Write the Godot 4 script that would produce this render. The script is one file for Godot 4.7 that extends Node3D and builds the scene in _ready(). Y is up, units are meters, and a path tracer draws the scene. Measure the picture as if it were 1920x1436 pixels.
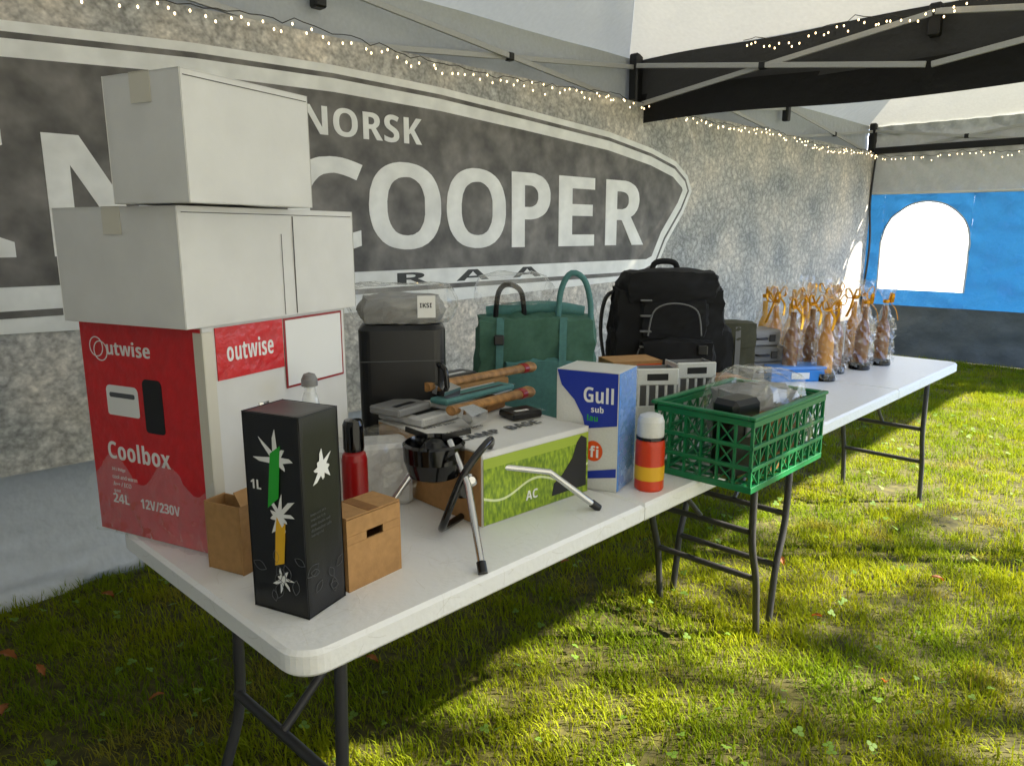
extends Node3D

# A shop stall under two joined pop-up tents on a lawn: two folding tables end to end
# run along +X in front of a printed back wall (at z = -3.2). Units are metres.

const TABLE := 0.74
const WALL := -3.2
const TENT_LEFT := -0.5
const JOIN := 4.53
const FAR_END := 9.1
const FRONT := 0.6
const EAVE := 2.5

var rng := RandomNumberGenerator.new()
var M := {}
var used := {}

func _ready():
	rng.seed = 20240
	# ---- camera -------------------------------------------------------------
	var cam := Camera3D.new()
	cam.name = "camera"
	cam.fov = 54.3
	cam.near = 0.05
	cam.far = 600.0
	add_child(cam)
	cam.position = Vector3(0, 1.37, 0)
	cam.rotation_degrees = Vector3(-11.39, -46.0, 0)
	cam.current = true
	# ---- sky ----------------------------------------------------------------
	var sm := ProceduralSkyMaterial.new()
	sm.sky_top_color = Color(0.40, 0.56, 0.82)
	sm.sky_horizon_color = Color(0.86, 0.90, 0.94)
	sm.sky_curve = 0.18
	sm.ground_bottom_color = Color(0.20, 0.24, 0.14)
	sm.ground_horizon_color = Color(0.60, 0.66, 0.60)
	sm.sun_angle_max = 1.0
	var sky := Sky.new()
	sky.sky_material = sm
	var env := Environment.new()
	env.background_mode = Environment.BG_SKY
	env.sky = sky
	env.background_energy_multiplier = 0.8
	env.tonemap_mode = Environment.TONE_MAPPER_LINEAR
	env.tonemap_exposure = 7.5
	env.sdfgi_enabled = true
	env.ssao_enabled = true
	env.ssil_enabled = true
	var we := WorldEnvironment.new()
	we.name = "world_environment"
	we.environment = env
	add_child(we)
	# ---- sun ----------------------------------------------------------------
	var sun := DirectionalLight3D.new()
	sun.name = "sun"
	sun.light_energy = 1.6
	sun.light_color = Color(1.0, 0.95, 0.85)
	sun.light_angular_distance = 0.8
	sun.shadow_enabled = true
	add_child(sun)
	var az := deg_to_rad(50.0)
	var el := deg_to_rad(38.0)
	var to_sun := Vector3(cos(el) * cos(az), sin(el), cos(el) * sin(az))
	sun.look_at_from_position(Vector3(2, 4, 0) + to_sun * 10.0, Vector3(2, 4, 0), Vector3.UP)
	# ---- the place ----------------------------------------------------------
	make_materials()
	build_ground()
	build_tents()
	build_banner()
	build_tables()
	build_goods_left()
	build_goods_middle()
	build_goods_right()
	build_lights()
	build_lawn_litter()
	build_trees()

# ============================================================ naming and metas
func numbered(called: String) -> String:
	if not used.has(called):
		used[called] = 0
		return called
	used[called] += 1
	return "%s_%03d" % [called, used[called]]

func tag(o: Node, label: String, category: String, group := ""):
	o.set_meta("label", label)
	o.set_meta("category", category)
	if group:
		o.set_meta("group", group)

func thing(called: String, label: String, category: String, at: Vector3, turn := 0.0, group := "") -> Node3D:
	var o := Node3D.new()
	o.name = numbered(called)
	add_child(o, true)
	o.position = at
	o.rotation.y = deg_to_rad(turn)
	tag(o, label, category, group)
	return o

func part(called: String, mesh: Mesh, material: Material, parent: Node, at := Vector3.ZERO, turn := Vector3.ZERO) -> MeshInstance3D:
	var o := MeshInstance3D.new()
	o.name = called
	o.mesh = mesh
	o.material_override = material
	parent.add_child(o, true)
	o.position = at
	o.rotation_degrees = turn
	return o

func structure(called: String, mesh: Mesh, material: Material) -> MeshInstance3D:
	var o := part(called, mesh, material, self)
	o.set_meta("kind", "structure")
	return o

func copy_of(source: Node3D, called: String, at: Vector3, turn: float, label: String) -> Node3D:
	var o: Node3D = source.duplicate()
	o.name = numbered(called)
	add_child(o, true)
	o.position = at
	o.rotation.y = deg_to_rad(turn)
	o.set_meta("label", label)
	return o

# ================================================================== materials
func noise_image(size: int, freq: float, octaves: int, sd: int, kind := FastNoiseLite.TYPE_SIMPLEX_SMOOTH) -> Image:
	var n := FastNoiseLite.new()
	n.seed = sd
	n.frequency = freq
	n.noise_type = kind
	n.fractal_octaves = octaves
	return n.get_seamless_image(size, size)

func tex(img: Image) -> ImageTexture:
	return ImageTexture.create_from_image(img)

func bump(img: Image, strength: float) -> ImageTexture:
	var b: Image = img.duplicate()
	b.convert(Image.FORMAT_RGBA8)
	b.bump_map_to_normal_map(strength)
	return ImageTexture.create_from_image(b)

func toned(img: Image, lo: float, hi: float) -> ImageTexture:
	var b: Image = img.duplicate()
	b.convert(Image.FORMAT_RGB8)
	for y in b.get_height():
		for x in b.get_width():
			var v: float = lerpf(lo, hi, b.get_pixel(x, y).r)
			b.set_pixel(x, y, Color(v, v, v))
	return ImageTexture.create_from_image(b)

func mat(c: Color, rough := 0.7, metal := 0.0) -> StandardMaterial3D:
	var m := StandardMaterial3D.new()
	m.albedo_color = c
	m.roughness = rough
	m.metallic = metal
	return m

func grained(c: Color, rough: float, albedo: Texture2D, normal: Texture2D, scale: float, depth := 0.5) -> StandardMaterial3D:
	var m := mat(c, rough)
	if albedo:
		m.albedo_texture = albedo
	if normal:
		m.normal_enabled = true
		m.normal_texture = normal
		m.normal_scale = depth
	m.uv1_triplanar = true
	m.uv1_scale = Vector3.ONE * scale
	return m

func make_materials():
	var fine := noise_image(256, 0.09, 4, 3)
	var soft := noise_image(256, 0.02, 4, 5)
	var cell := noise_image(256, 0.05, 3, 9, FastNoiseLite.TYPE_CELLULAR)
	var t_fine := toned(fine, 0.95, 1.0)
	var t_soft := toned(soft, 0.90, 1.0)
	var t_grunge := toned(soft, 0.55, 1.0)
	# thin scuffs and spots for table tops and boards
	var sc := Image.create(512, 512, false, Image.FORMAT_RGB8)
	sc.fill(Color(1, 1, 1))
	for k in 75:
		var p := Vector2(rng.randf() * 512.0, rng.randf() * 512.0)
		var dir := Vector2.from_angle(rng.randf() * TAU)
		var v := rng.randf_range(0.88, 0.97)
		for j in rng.randi_range(4, 70):
			p += dir
			dir = dir.rotated(rng.randf_range(-0.06, 0.06))
			sc.set_pixel(posmod(int(p.x), 512), posmod(int(p.y), 512), Color(v, v * 0.99, v * 0.97))
	var t_scuff := tex(sc)
	var n_fine := bump(fine, 2.0)
	var t_pale := toned(soft, 0.96, 1.0)
	var n_soft := bump(soft, 6.0)
	var n_cell := bump(cell, 5.0)
	M.n_cell = n_cell
	M.canvas = grained(Color(0.86, 0.86, 0.84), 0.75, t_fine, n_soft, 1.2, 0.35)
	M.canvas.backlight_enabled = true
	M.canvas.backlight = Color(0.7, 0.7, 0.68)
	M.roof_canvas = M.canvas.duplicate()
	M.roof_canvas.backlight = Color(0.44, 0.44, 0.43)
	M.wall_cloth = grained(Color(0.72, 0.73, 0.73), 0.5, t_fine, n_soft, 1.5, 0.35)
	M.wall_cloth.backlight_enabled = true
	M.wall_cloth.backlight = Color(0.25, 0.25, 0.25)
	M.dark_cloth = grained(Color(0.22, 0.22, 0.22), 0.8, t_fine, n_soft, 2.0, 0.4)
	M.black_cloth = grained(Color(0.035, 0.033, 0.032), 0.85, t_fine, n_soft, 2.0, 0.4)
	M.skirt = grained(Color(0.33, 0.36, 0.375), 0.7, t_fine, n_soft, 1.6, 0.4)
	M.blue_cloth = grained(Color(0.20, 0.52, 0.78), 0.55, t_fine, n_soft, 2.5, 0.9)
	M.blue_cloth.backlight_enabled = true
	M.blue_cloth.backlight = Color(0.5, 0.5, 0.5)
	M.window_film = mat(Color(0.97, 0.97, 0.96), 0.45)
	M.window_film.transparency = BaseMaterial3D.TRANSPARENCY_ALPHA
	M.window_film.albedo_color.a = 0.55
	M.window_film.backlight_enabled = true
	M.window_film.backlight = Color(1.0, 1.0, 1.0)
	M.alu = grained(Color(0.70, 0.70, 0.69), 0.45, t_fine, null, 3.0)
	M.alu.metallic = 0.35
	M.joint = mat(Color(0.04, 0.04, 0.04), 0.5)
	M.panel_print = grained(Color(0.53, 0.51, 0.485), 0.6, t_grunge, n_fine, 0.9, 0.1)
	M.print_white = grained(Color(0.96, 0.955, 0.935), 0.6, t_soft, null, 1.1)
	M.print_dark = mat(Color(0.20, 0.20, 0.19), 0.6)
	M.table = grained(Color(0.93, 0.93, 0.925), 0.36, t_scuff, n_fine, 2.2, 0.22)
	M.leg = grained(Color(0.22, 0.22, 0.235), 0.4, t_fine, null, 6.0)
	M.carton_white = grained(Color(0.85, 0.845, 0.83), 0.6, t_pale, n_fine, 1.6, 0.03)
	M.tape = mat(Color(0.80, 0.78, 0.72), 0.4)
	M.seam = mat(Color(0.30, 0.29, 0.27), 0.8)
	M.red_print = grained(Color(0.82, 0.10, 0.12), 0.32, t_soft, n_soft, 5.0, 0.25)
	M.white_ink = mat(Color(0.88, 0.88, 0.87), 0.5)
	M.dark_ink = mat(Color(0.05, 0.05, 0.055), 0.5)
	M.grey_ink = mat(Color(0.30, 0.31, 0.32), 0.5)
	M.cardboard = grained(Color(0.70, 0.53, 0.33), 0.85, t_soft, n_fine, 8.0, 0.2)
	M.cardboard_dark = grained(Color(0.55, 0.38, 0.20), 0.85, t_soft, n_fine, 8.0, 0.2)
	M.black_card = grained(Color(0.055, 0.055, 0.06), 0.35, t_fine, n_fine, 8.0, 0.1)
	M.black_plastic = grained(Color(0.045, 0.045, 0.05), 0.3, t_fine, n_fine, 10.0, 0.15)
	M.black_gloss = mat(Color(0.03, 0.03, 0.035), 0.12)
	M.black_fabric = grained(Color(0.055, 0.056, 0.06), 0.9, t_soft, n_fine, 14.0, 0.6)
	M.teal_fabric = grained(Color(0.30, 0.50, 0.49), 0.7, t_soft, n_fine, 12.0, 0.4)
	M.green_fabric = grained(Color(0.25, 0.42, 0.35), 0.7, t_soft, n_fine, 12.0, 0.4)
	M.olive = grained(Color(0.27, 0.27, 0.20), 0.85, t_soft, n_fine, 12.0, 0.5)
	M.green_crate = grained(Color(0.04, 0.44, 0.25), 0.4, t_fine, n_fine, 8.0, 0.1)
	M.blue_card = grained(Color(0.10, 0.20, 0.62), 0.4, t_fine, n_fine, 6.0, 0.1)
	M.light_blue = grained(Color(0.36, 0.58, 0.88), 0.4, t_fine, n_fine, 6.0, 0.1)
	M.sky_blue = grained(Color(0.10, 0.50, 0.82), 0.35, t_fine, n_fine, 6.0, 0.1)
	M.orange = grained(Color(0.80, 0.22, 0.05), 0.3, t_fine, null, 6.0)
	M.orange_ink = mat(Color(0.86, 0.32, 0.05), 0.5)
	M.yellow_ink = mat(Color(0.86, 0.66, 0.10), 0.5)
	M.green_ink = mat(Color(0.12, 0.62, 0.16), 0.5)
	M.white_plastic = grained(Color(0.84, 0.84, 0.82), 0.35, t_fine, null, 6.0)
	M.grey_plastic = grained(Color(0.50, 0.50, 0.50), 0.4, t_fine, n_fine, 6.0, 0.1)
	M.silver_pack = grained(Color(0.78, 0.78, 0.78), 0.3, t_soft, n_soft, 6.0, 0.5)
	M.steel = mat(Color(0.80, 0.80, 0.80), 0.16, 1.0)
	M.red_plastic = mat(Color(0.55, 0.03, 0.04), 0.3)
	M.wood = grained(Color(0.78, 0.57, 0.33), 0.6, t_grunge, n_fine, 6.0, 0.2)
	M.amber = mat(Color(0.76, 0.50, 0.03), 0.1)
	M.amber.metallic_specular = 0.6
	M.honey = mat(Color(0.86, 0.64, 0.08), 0.12)
	M.brown_glass = mat(Color(0.46, 0.27, 0.04), 0.08)
	M.gold = mat(Color(0.85, 0.60, 0.12), 0.25, 0.6)
	M.strap = grained(Color(0.45, 0.45, 0.44), 0.8, t_fine, n_fine, 14.0, 0.4)
	M.film = mat(Color(0.95, 0.96, 0.97, 0.10), 0.06)
	M.film.transparency = BaseMaterial3D.TRANSPARENCY_ALPHA
	M.film.metallic_specular = 0.9
	M.crisp_film = mat(Color(0.95, 0.94, 0.90, 0.07), 0.03)
	M.crisp_film.transparency = BaseMaterial3D.TRANSPARENCY_ALPHA
	M.crisp_film.metallic_specular = 1.0
	M.glass = mat(Color(0.92, 0.94, 0.94, 0.35), 0.03)
	M.glass.transparency = BaseMaterial3D.TRANSPARENCY_ALPHA
	M.wire = mat(Color(0.20, 0.19, 0.16), 0.6)
	M.bulb = mat(Color(0.95, 0.93, 0.85), 0.2)
	M.bulb.emission_enabled = true
	M.bulb.emission = Color(1.0, 0.86, 0.62)
	M.bulb.emission_energy_multiplier = 1.0
	M.rock_print = rock_material()
	M.meadow_print = meadow_material()

func rock_material() -> StandardMaterial3D:
	# photographic print of a weathered rock face
	var w := 2048
	var h := 416
	var a := FastNoiseLite.new()
	a.seed = 41
	a.frequency = 0.006
	a.fractal_octaves = 5
	var b := FastNoiseLite.new()
	b.seed = 42
	b.frequency = 0.05
	b.fractal_type = FastNoiseLite.FRACTAL_RIDGED
	b.fractal_octaves = 5
	b.domain_warp_enabled = true
	b.domain_warp_amplitude = 12.0
	b.domain_warp_frequency = 0.02
	var c := FastNoiseLite.new()
	c.seed = 43
	c.noise_type = FastNoiseLite.TYPE_CELLULAR
	c.frequency = 0.07
	c.cellular_return_type = FastNoiseLite.RETURN_DISTANCE2_SUB
	c.domain_warp_enabled = true
	c.domain_warp_amplitude = 22.0
	c.domain_warp_frequency = 0.025
	var ia := a.get_image(w, h, false, false, false)
	var ib := b.get_image(w, h, false, false, false)
	var ic := c.get_image(w, h, false, false, false)
	var g := FastNoiseLite.new()
	g.seed = 44
	g.frequency = 0.22
	g.fractal_octaves = 3
	var ig := g.get_image(w, h, false, false, false)
	var img := Image.create(w, h, false, Image.FORMAT_RGB8)
	for y in h:
		for x in w:
			var va := ia.get_pixel(x, y).r
			var vb := ib.get_pixel(x, y).r
			var vc := ic.get_pixel(x, y).r
			var grit := ig.get_pixel(x, y).r
			var v := 0.75 + (va - 0.5) * 0.34 + (0.45 - vb) * 0.34 + clampf(vc - 0.12, -0.12, 0.10) * 0.5 + (grit - 0.5) * 0.22
			v = clampf(v, 0.28, 0.94)
			var tint := (va - 0.5) * 0.10
			img.set_pixel(x, y, Color(v * (1.0 + tint), v * 0.98, v * (0.945 - tint)))
	var m := mat(Color.WHITE, 0.65)
	m.albedo_texture = tex(img)
	return m

func meadow_material() -> StandardMaterial3D:
	# photographic print of a meadow, on a carton
	var w := 512
	var h := 256
	var a := FastNoiseLite.new()
	a.seed = 51
	a.frequency = 0.06
	a.fractal_octaves = 4
	var img := Image.create(w, h, false, Image.FORMAT_RGB8)
	for y in h:
		for x in w:
			var v := a.get_noise_2d(x * 1.0, y * 0.35) * 0.5 + 0.5
			var c := Color(0.26, 0.38, 0.04).lerp(Color(0.72, 0.80, 0.16), v)
			if y < 40:
				c = Color(0.60, 0.68, 0.20)
			var edge := absf(y - (150 + sin(x * 0.02) * 22.0))
			if edge < 5.0:
				c = c.lerp(Color(0.90, 0.92, 0.80), 0.8)
			img.set_pixel(x, y, c)
	var m := mat(Color.WHITE, 0.4)
	m.albedo_texture = tex(img)
	return m

# ===================================================================== shapes
func begin() -> SurfaceTool:
	var st := SurfaceTool.new()
	st.begin(Mesh.PRIMITIVE_TRIANGLES)
	return st

func tri(st: SurfaceTool, a: Vector3, b: Vector3, c: Vector3, out: Vector3):
	# flat triangle wound clockwise seen from the side that out points to
	var n := (b - a).cross(c - a)
	if n.length_squared() < 1e-16:
		return
	n = n.normalized()
	if n.dot(out) < 0.0:
		n = -n
	else:
		var k := b
		b = c
		c = k
	for p in [a, b, c]:
		st.set_normal(n)
		st.set_uv(Vector2(p.x, p.y))
		st.add_vertex(p)

func quad(st: SurfaceTool, a: Vector3, b: Vector3, c: Vector3, d: Vector3, out: Vector3):
	tri(st, a, b, c, out)
	tri(st, a, c, d, out)

func add_box(st: SurfaceTool, lo: Vector3, hi: Vector3, r := 0.0, xf := Transform3D.IDENTITY):
	var c := (lo + hi) * 0.5
	var e := (hi - lo) * 0.5
	r = minf(r, minf(e.x, minf(e.y, e.z)) * 0.9)
	var B := xf.basis
	if r <= 0.0:
		for ax in 3:
			for s in [-1.0, 1.0]:
				var n := Vector3.ZERO
				n[ax] = s
				var u := Vector3.ZERO
				u[(ax + 1) % 3] = e[(ax + 1) % 3]
				var v := Vector3.ZERO
				v[(ax + 2) % 3] = e[(ax + 2) % 3]
				var o := c + n * e[ax]
				quad(st, xf * (o - u - v), xf * (o + u - v), xf * (o + u + v), xf * (o - u + v), B * n)
		return
	for ax in 3:
		var i := (ax + 1) % 3
		var j := (ax + 2) % 3
		for s in [-1.0, 1.0]:
			var n := Vector3.ZERO
			n[ax] = s
			var u := Vector3.ZERO
			u[i] = e[i] - r
			var v := Vector3.ZERO
			v[j] = e[j] - r
			var o := c + n * e[ax]
			quad(st, xf * (o - u - v), xf * (o + u - v), xf * (o + u + v), xf * (o - u + v), B * n)
		# bevels along this axis
		for si in [-1.0, 1.0]:
			for sj in [-1.0, 1.0]:
				var p := Vector3.ZERO
				p[i] = si * e[i]
				p[j] = sj * (e[j] - r)
				var q := Vector3.ZERO
				q[i] = si * (e[i] - r)
				q[j] = sj * e[j]
				var l := Vector3.ZERO
				l[ax] = e[ax] - r
				var n2 := Vector3.ZERO
				n2[i] = si
				n2[j] = sj
				quad(st, xf * (c + p - l), xf * (c + p + l), xf * (c + q + l), xf * (c + q - l), B * n2)
	for sx in [-1.0, 1.0]:
		for sy in [-1.0, 1.0]:
			for sz in [-1.0, 1.0]:
				var s3 := Vector3(sx, sy, sz)
				var k := c + Vector3(sx * e.x, sy * e.y, sz * e.z)
				tri(st, xf * (k - Vector3(0, sy * r, sz * r)), xf * (k - Vector3(sx * r, 0, sz * r)), xf * (k - Vector3(sx * r, sy * r, 0)), B * s3)

func box(lo: Vector3, hi: Vector3, r := 0.0) -> ArrayMesh:
	var st := begin()
	add_box(st, lo, hi, r)
	return st.commit()

func add_bar(st: SurfaceTool, a: Vector3, b: Vector3, w: float, t: float, side := Vector3.UP):
	# a square bar from a to b; w across side, t the other way
	var d := (b - a).normalized()
	var x := side.cross(d)
	if x.length() < 0.01:
		x = Vector3.RIGHT.cross(d)
	x = x.normalized()
	var y := d.cross(x)
	var L := (b - a).length() * 0.5
	add_box(st, Vector3(-t * 0.5, -w * 0.5, -L), Vector3(t * 0.5, w * 0.5, L), minf(w, t) * 0.15, Transform3D(Basis(x, y, d), (a + b) * 0.5))

func bar(a: Vector3, b: Vector3, w: float, t: float, side := Vector3.UP) -> ArrayMesh:
	var st := begin()
	add_bar(st, a, b, w, t, side)
	return st.commit()

func add_grid(st: SurfaceTool, nu: int, nv: int, f: Callable):
	# smooth sheet; f(u, v) -> Vector3
	var P := []
	for j in nv + 1:
		for i in nu + 1:
			P.append(f.call(float(i) / nu, float(j) / nv))
	var N := []
	for j in nv + 1:
		for i in nu + 1:
			var du: Vector3 = P[j * (nu + 1) + mini(i + 1, nu)] - P[j * (nu + 1) + maxi(i - 1, 0)]
			var dv: Vector3 = P[mini(j + 1, nv) * (nu + 1) + i] - P[maxi(j - 1, 0) * (nu + 1) + i]
			var n := du.cross(dv)
			N.append(n.normalized() if n.length_squared() > 1e-18 else Vector3.UP)
	for j in nv:
		for i in nu:
			var q := [j * (nu + 1) + i, j * (nu + 1) + i + 1, (j + 1) * (nu + 1) + i + 1, (j + 1) * (nu + 1) + i]
			for k in [0, 2, 1, 0, 3, 2]:
				var id: int = q[k]
				st.set_normal(N[id])
				st.set_uv(Vector2(float(id % (nu + 1)) / nu, 1.0 - float(id / (nu + 1)) / nv))
				st.add_vertex(P[id])

func sheet(nu: int, nv: int, f: Callable) -> ArrayMesh:
	var st := begin()
	add_grid(st, nu, nv, f)
	return st.commit()

func add_tube(st: SurfaceTool, path: Array, r: float, seg := 8):
	var pts := path
	var rings := []
	var up := Vector3.UP
	for i in pts.size():
		var d: Vector3 = (pts[mini(i + 1, pts.size() - 1)] - pts[maxi(i - 1, 0)]).normalized()
		if absf(d.dot(up)) > 0.97:
			up = Vector3.RIGHT
		var x := up.cross(d).normalized()
		var y := d.cross(x).normalized()
		up = y
		var ring := []
		for k in seg:
			var a := TAU * k / seg
			ring.append([pts[i] + (x * cos(a) + y * sin(a)) * r, x * cos(a) + y * sin(a)])
		rings.append(ring)
	for i in pts.size() - 1:
		for k in seg:
			var q := [rings[i][k], rings[i][(k + 1) % seg], rings[i + 1][(k + 1) % seg], rings[i + 1][k]]
			for id in [0, 2, 1, 0, 3, 2]:
				st.set_normal(q[id][1])
				st.set_uv(Vector2(float(k) / seg, float(i)))
				st.add_vertex(q[id][0])
	for e in [0, pts.size() - 1]:
		var d: Vector3 = pts[e] - pts[1 if e == 0 else e - 1]
		for k in range(1, seg - 1):
			tri(st, rings[e][0][0], rings[e][k][0], rings[e][k + 1][0], d)

func tube(path: Array, r: float, seg := 8) -> ArrayMesh:
	var st := begin()
	add_tube(st, path, r, seg)
	return st.commit()

func curve(pts: Array, n := 24) -> Array:
	# smooth path through points
	var out := []
	var c := Curve3D.new()
	for i in pts.size():
		var d: Vector3 = (pts[mini(i + 1, pts.size() - 1)] - pts[maxi(i - 1, 0)]) / 6.0
		c.add_point(pts[i], -d, d)
	var L := c.get_baked_length()
	for i in n + 1:
		out.append(c.sample_baked(L * i / n, true))
	return out

func add_lathe(st: SurfaceTool, prof: Array, seg := 24, wob := 0.0, flat := false, sd := 0.0, squash := Vector2.ONE):
	# prof: Vector2(radius, height) from the bottom up
	var P := []
	for j in prof.size():
		for k in seg + 1:
			var a := TAU * (k % seg) / seg
			var r: float = prof[j].x
			var y: float = prof[j].y
			if wob > 0.0 and r > 0.0:
				r += wob * (sin(a * 3.0 + j * 1.7 + sd) * 0.5 + sin(a * 7.0 - j * 2.3 + sd * 2.0) * 0.5) * minf(1.0, r * 20.0)
				y += wob * 0.7 * sin(a * 5.0 + j * 2.9 + sd)
			P.append(Vector3(cos(a) * r * squash.x, y, sin(a) * r * squash.y))
	for j in prof.size() - 1:
		for k in seg:
			var a: Vector3 = P[j * (seg + 1) + k]
			var b: Vector3 = P[j * (seg + 1) + k + 1]
			var c: Vector3 = P[(j + 1) * (seg + 1) + k + 1]
			var d: Vector3 = P[(j + 1) * (seg + 1) + k]
			var mid := (a + b + c + d) * 0.25
			var dr: float = prof[j + 1].x - prof[j].x
			var dy: float = prof[j + 1].y - prof[j].y
			var am := TAU * (k + 0.5) / seg
			var out := Vector3(cos(am) * dy, -dr, sin(am) * dy)
			if out.length_squared() < 1e-14:
				out = Vector3(mid.x, 0, mid.z)
			if flat:
				tri(st, a, b, c, out)
				tri(st, a, c, d, out)
			else:
				var l := Vector2(dy, -dr).normalized()
				var na := Vector3(cos(TAU * k / seg) * l.x, l.y, sin(TAU * k / seg) * l.x)
				var nb := Vector3(cos(TAU * (k + 1) / seg) * l.x, l.y, sin(TAU * (k + 1) / seg) * l.x)
				for q in [[a, na], [b, nb], [c, nb], [a, na], [c, nb], [d, na]]:
					st.set_normal(q[1])
					st.set_uv(Vector2(q[0].x, q[0].y))
					st.add_vertex(q[0])

func lathe(prof: Array, seg := 24, wob := 0.0, flat := false, sd := 0.0, squash := Vector2.ONE) -> ArrayMesh:
	var st := begin()
	add_lathe(st, prof, seg, wob, flat, sd, squash)
	return st.commit()

func add_prism(st: SurfaceTool, poly: PackedVector2Array, z0: float, z1: float, xf := Transform3D.IDENTITY):
	# a flat outline in x, y given depth along z
	var ids := Geometry2D.triangulate_polygon(poly)
	for i in range(0, ids.size(), 3):
		var a := poly[ids[i]]
		var b := poly[ids[i + 1]]
		var c := poly[ids[i + 2]]
		tri(st, xf * Vector3(a.x, a.y, z1), xf * Vector3(b.x, b.y, z1), xf * Vector3(c.x, c.y, z1), xf.basis * Vector3.BACK)
		tri(st, xf * Vector3(a.x, a.y, z0), xf * Vector3(b.x, b.y, z0), xf * Vector3(c.x, c.y, z0), xf.basis * Vector3.FORWARD)
	var ccw := not Geometry2D.is_polygon_clockwise(poly)
	for i in poly.size():
		var a := poly[i]
		var b := poly[(i + 1) % poly.size()]
		var n := Vector3(b.y - a.y, -(b.x - a.x), 0) * (1.0 if ccw else -1.0)
		quad(st, xf * Vector3(a.x, a.y, z0), xf * Vector3(b.x, b.y, z0), xf * Vector3(b.x, b.y, z1), xf * Vector3(a.x, a.y, z1), xf.basis * n)

func prism(poly: PackedVector2Array, z0: float, z1: float) -> ArrayMesh:
	var st := begin()
	add_prism(st, poly, z0, z1)
	return st.commit()

func rounded(x0: float, x1: float, y0: float, y1: float, radii: Array, n := 8) -> PackedVector2Array:
	# rectangle with its own radius at each corner: lower left, lower right, upper right, upper left
	var out := PackedVector2Array()
	var cs := [Vector2(x0, y0), Vector2(x1, y0), Vector2(x1, y1), Vector2(x0, y1)]
	var sg := [Vector2(1, 1), Vector2(-1, 1), Vector2(-1, -1), Vector2(1, -1)]
	for k in 4:
		var r: float = radii[k]
		if r <= 0.0:
			out.append(cs[k])
			continue
		for i in n + 1:
			var a := PI + PI * 0.5 * k + PI * 0.5 * i / n
			out.append(cs[k] + sg[k] * r + Vector2(cos(a), sin(a)) * r)
	return out

func add_slab(st: SurfaceTool, poly: PackedVector2Array, y0: float, y1: float, r: float):
	# an outline in x, z given a height, its top and bottom rims rounded off
	var inner: PackedVector2Array = Geometry2D.offset_polygon(poly, -r, Geometry2D.JOIN_MITER)[0]
	if inner.size() != poly.size():
		inner = poly
	var tri_ids := Geometry2D.triangulate_polygon(inner)
	for i in range(0, tri_ids.size(), 3):
		var q := []
		for k in 3:
			q.append(inner[tri_ids[i + k]])
		tri(st, Vector3(q[0].x, y1, q[0].y), Vector3(q[1].x, y1, q[1].y), Vector3(q[2].x, y1, q[2].y), Vector3.UP)
		tri(st, Vector3(q[0].x, y0, q[0].y), Vector3(q[1].x, y0, q[1].y), Vector3(q[2].x, y0, q[2].y), Vector3.DOWN)
	var mid := Vector2.ZERO
	for p in poly:
		mid += p / poly.size()
	# start the outlines at matching corners
	var shift := 0
	var best := 1e9
	for i in inner.size():
		if inner[i].distance_to(poly[0]) < best:
			best = inner[i].distance_to(poly[0])
			shift = i
	var n := poly.size()
	for i in n:
		var a := poly[i]
		var b := poly[(i + 1) % n]
		var ai := inner[(i + shift) % n]
		var bi := inner[(i + 1 + shift) % n]
		var o := (a + b) * 0.5 - mid
		var out := Vector3(b.y - a.y, 0, -(b.x - a.x))
		if Vector2(out.x, out.z).dot(o) < 0.0:
			out = -out
		quad(st, Vector3(a.x, y0 + r, a.y), Vector3(b.x, y0 + r, b.y), Vector3(b.x, y1 - r, b.y), Vector3(a.x, y1 - r, a.y), out)
		quad(st, Vector3(a.x, y1 - r, a.y), Vector3(b.x, y1 - r, b.y), Vector3(bi.x, y1, bi.y), Vector3(ai.x, y1, ai.y), out.normalized() + Vector3.UP)
		quad(st, Vector3(a.x, y0 + r, a.y), Vector3(b.x, y0 + r, b.y), Vector3(bi.x, y0, bi.y), Vector3(ai.x, y0, ai.y), out.normalized() + Vector3.DOWN)

func soft_block(size: Vector3, bulge: float, wob: float, sd: float, n := 10) -> ArrayMesh:
	# a stuffed cloth or bag shape standing on y = 0: a rounded block with dents
	var st := begin()
	var f := FastNoiseLite.new()
	f.seed = int(sd)
	f.frequency = 2.2 / maxf(size.x, size.y) 
	f.fractal_octaves = 3
	var shape := func(p: Vector3) -> Vector3:
		# p on the unit cube -1..1
		var s := p.normalized()
		var q := p.lerp(s * 1.25, bulge)
		var w := Vector3(q.x * size.x * 0.5, (q.y * 0.5 + 0.5) * size.y, q.z * size.z * 0.5)
		w += s * f.get_noise_3dv(w * 6.0) * wob
		w.y = maxf(w.y, 0.0)
		return w
	for ax in 3:
		for sg in [-1.0, 1.0]:
			add_grid(st, n, n, func(u: float, v: float):
				var p := Vector3.ZERO
				p[ax] = sg
				p[(ax + 1) % 3] = (u * 2.0 - 1.0) * sg
				p[(ax + 2) % 3] = v * 2.0 - 1.0
				return shape.call(p))
	st.index()
	return st.commit()

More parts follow.
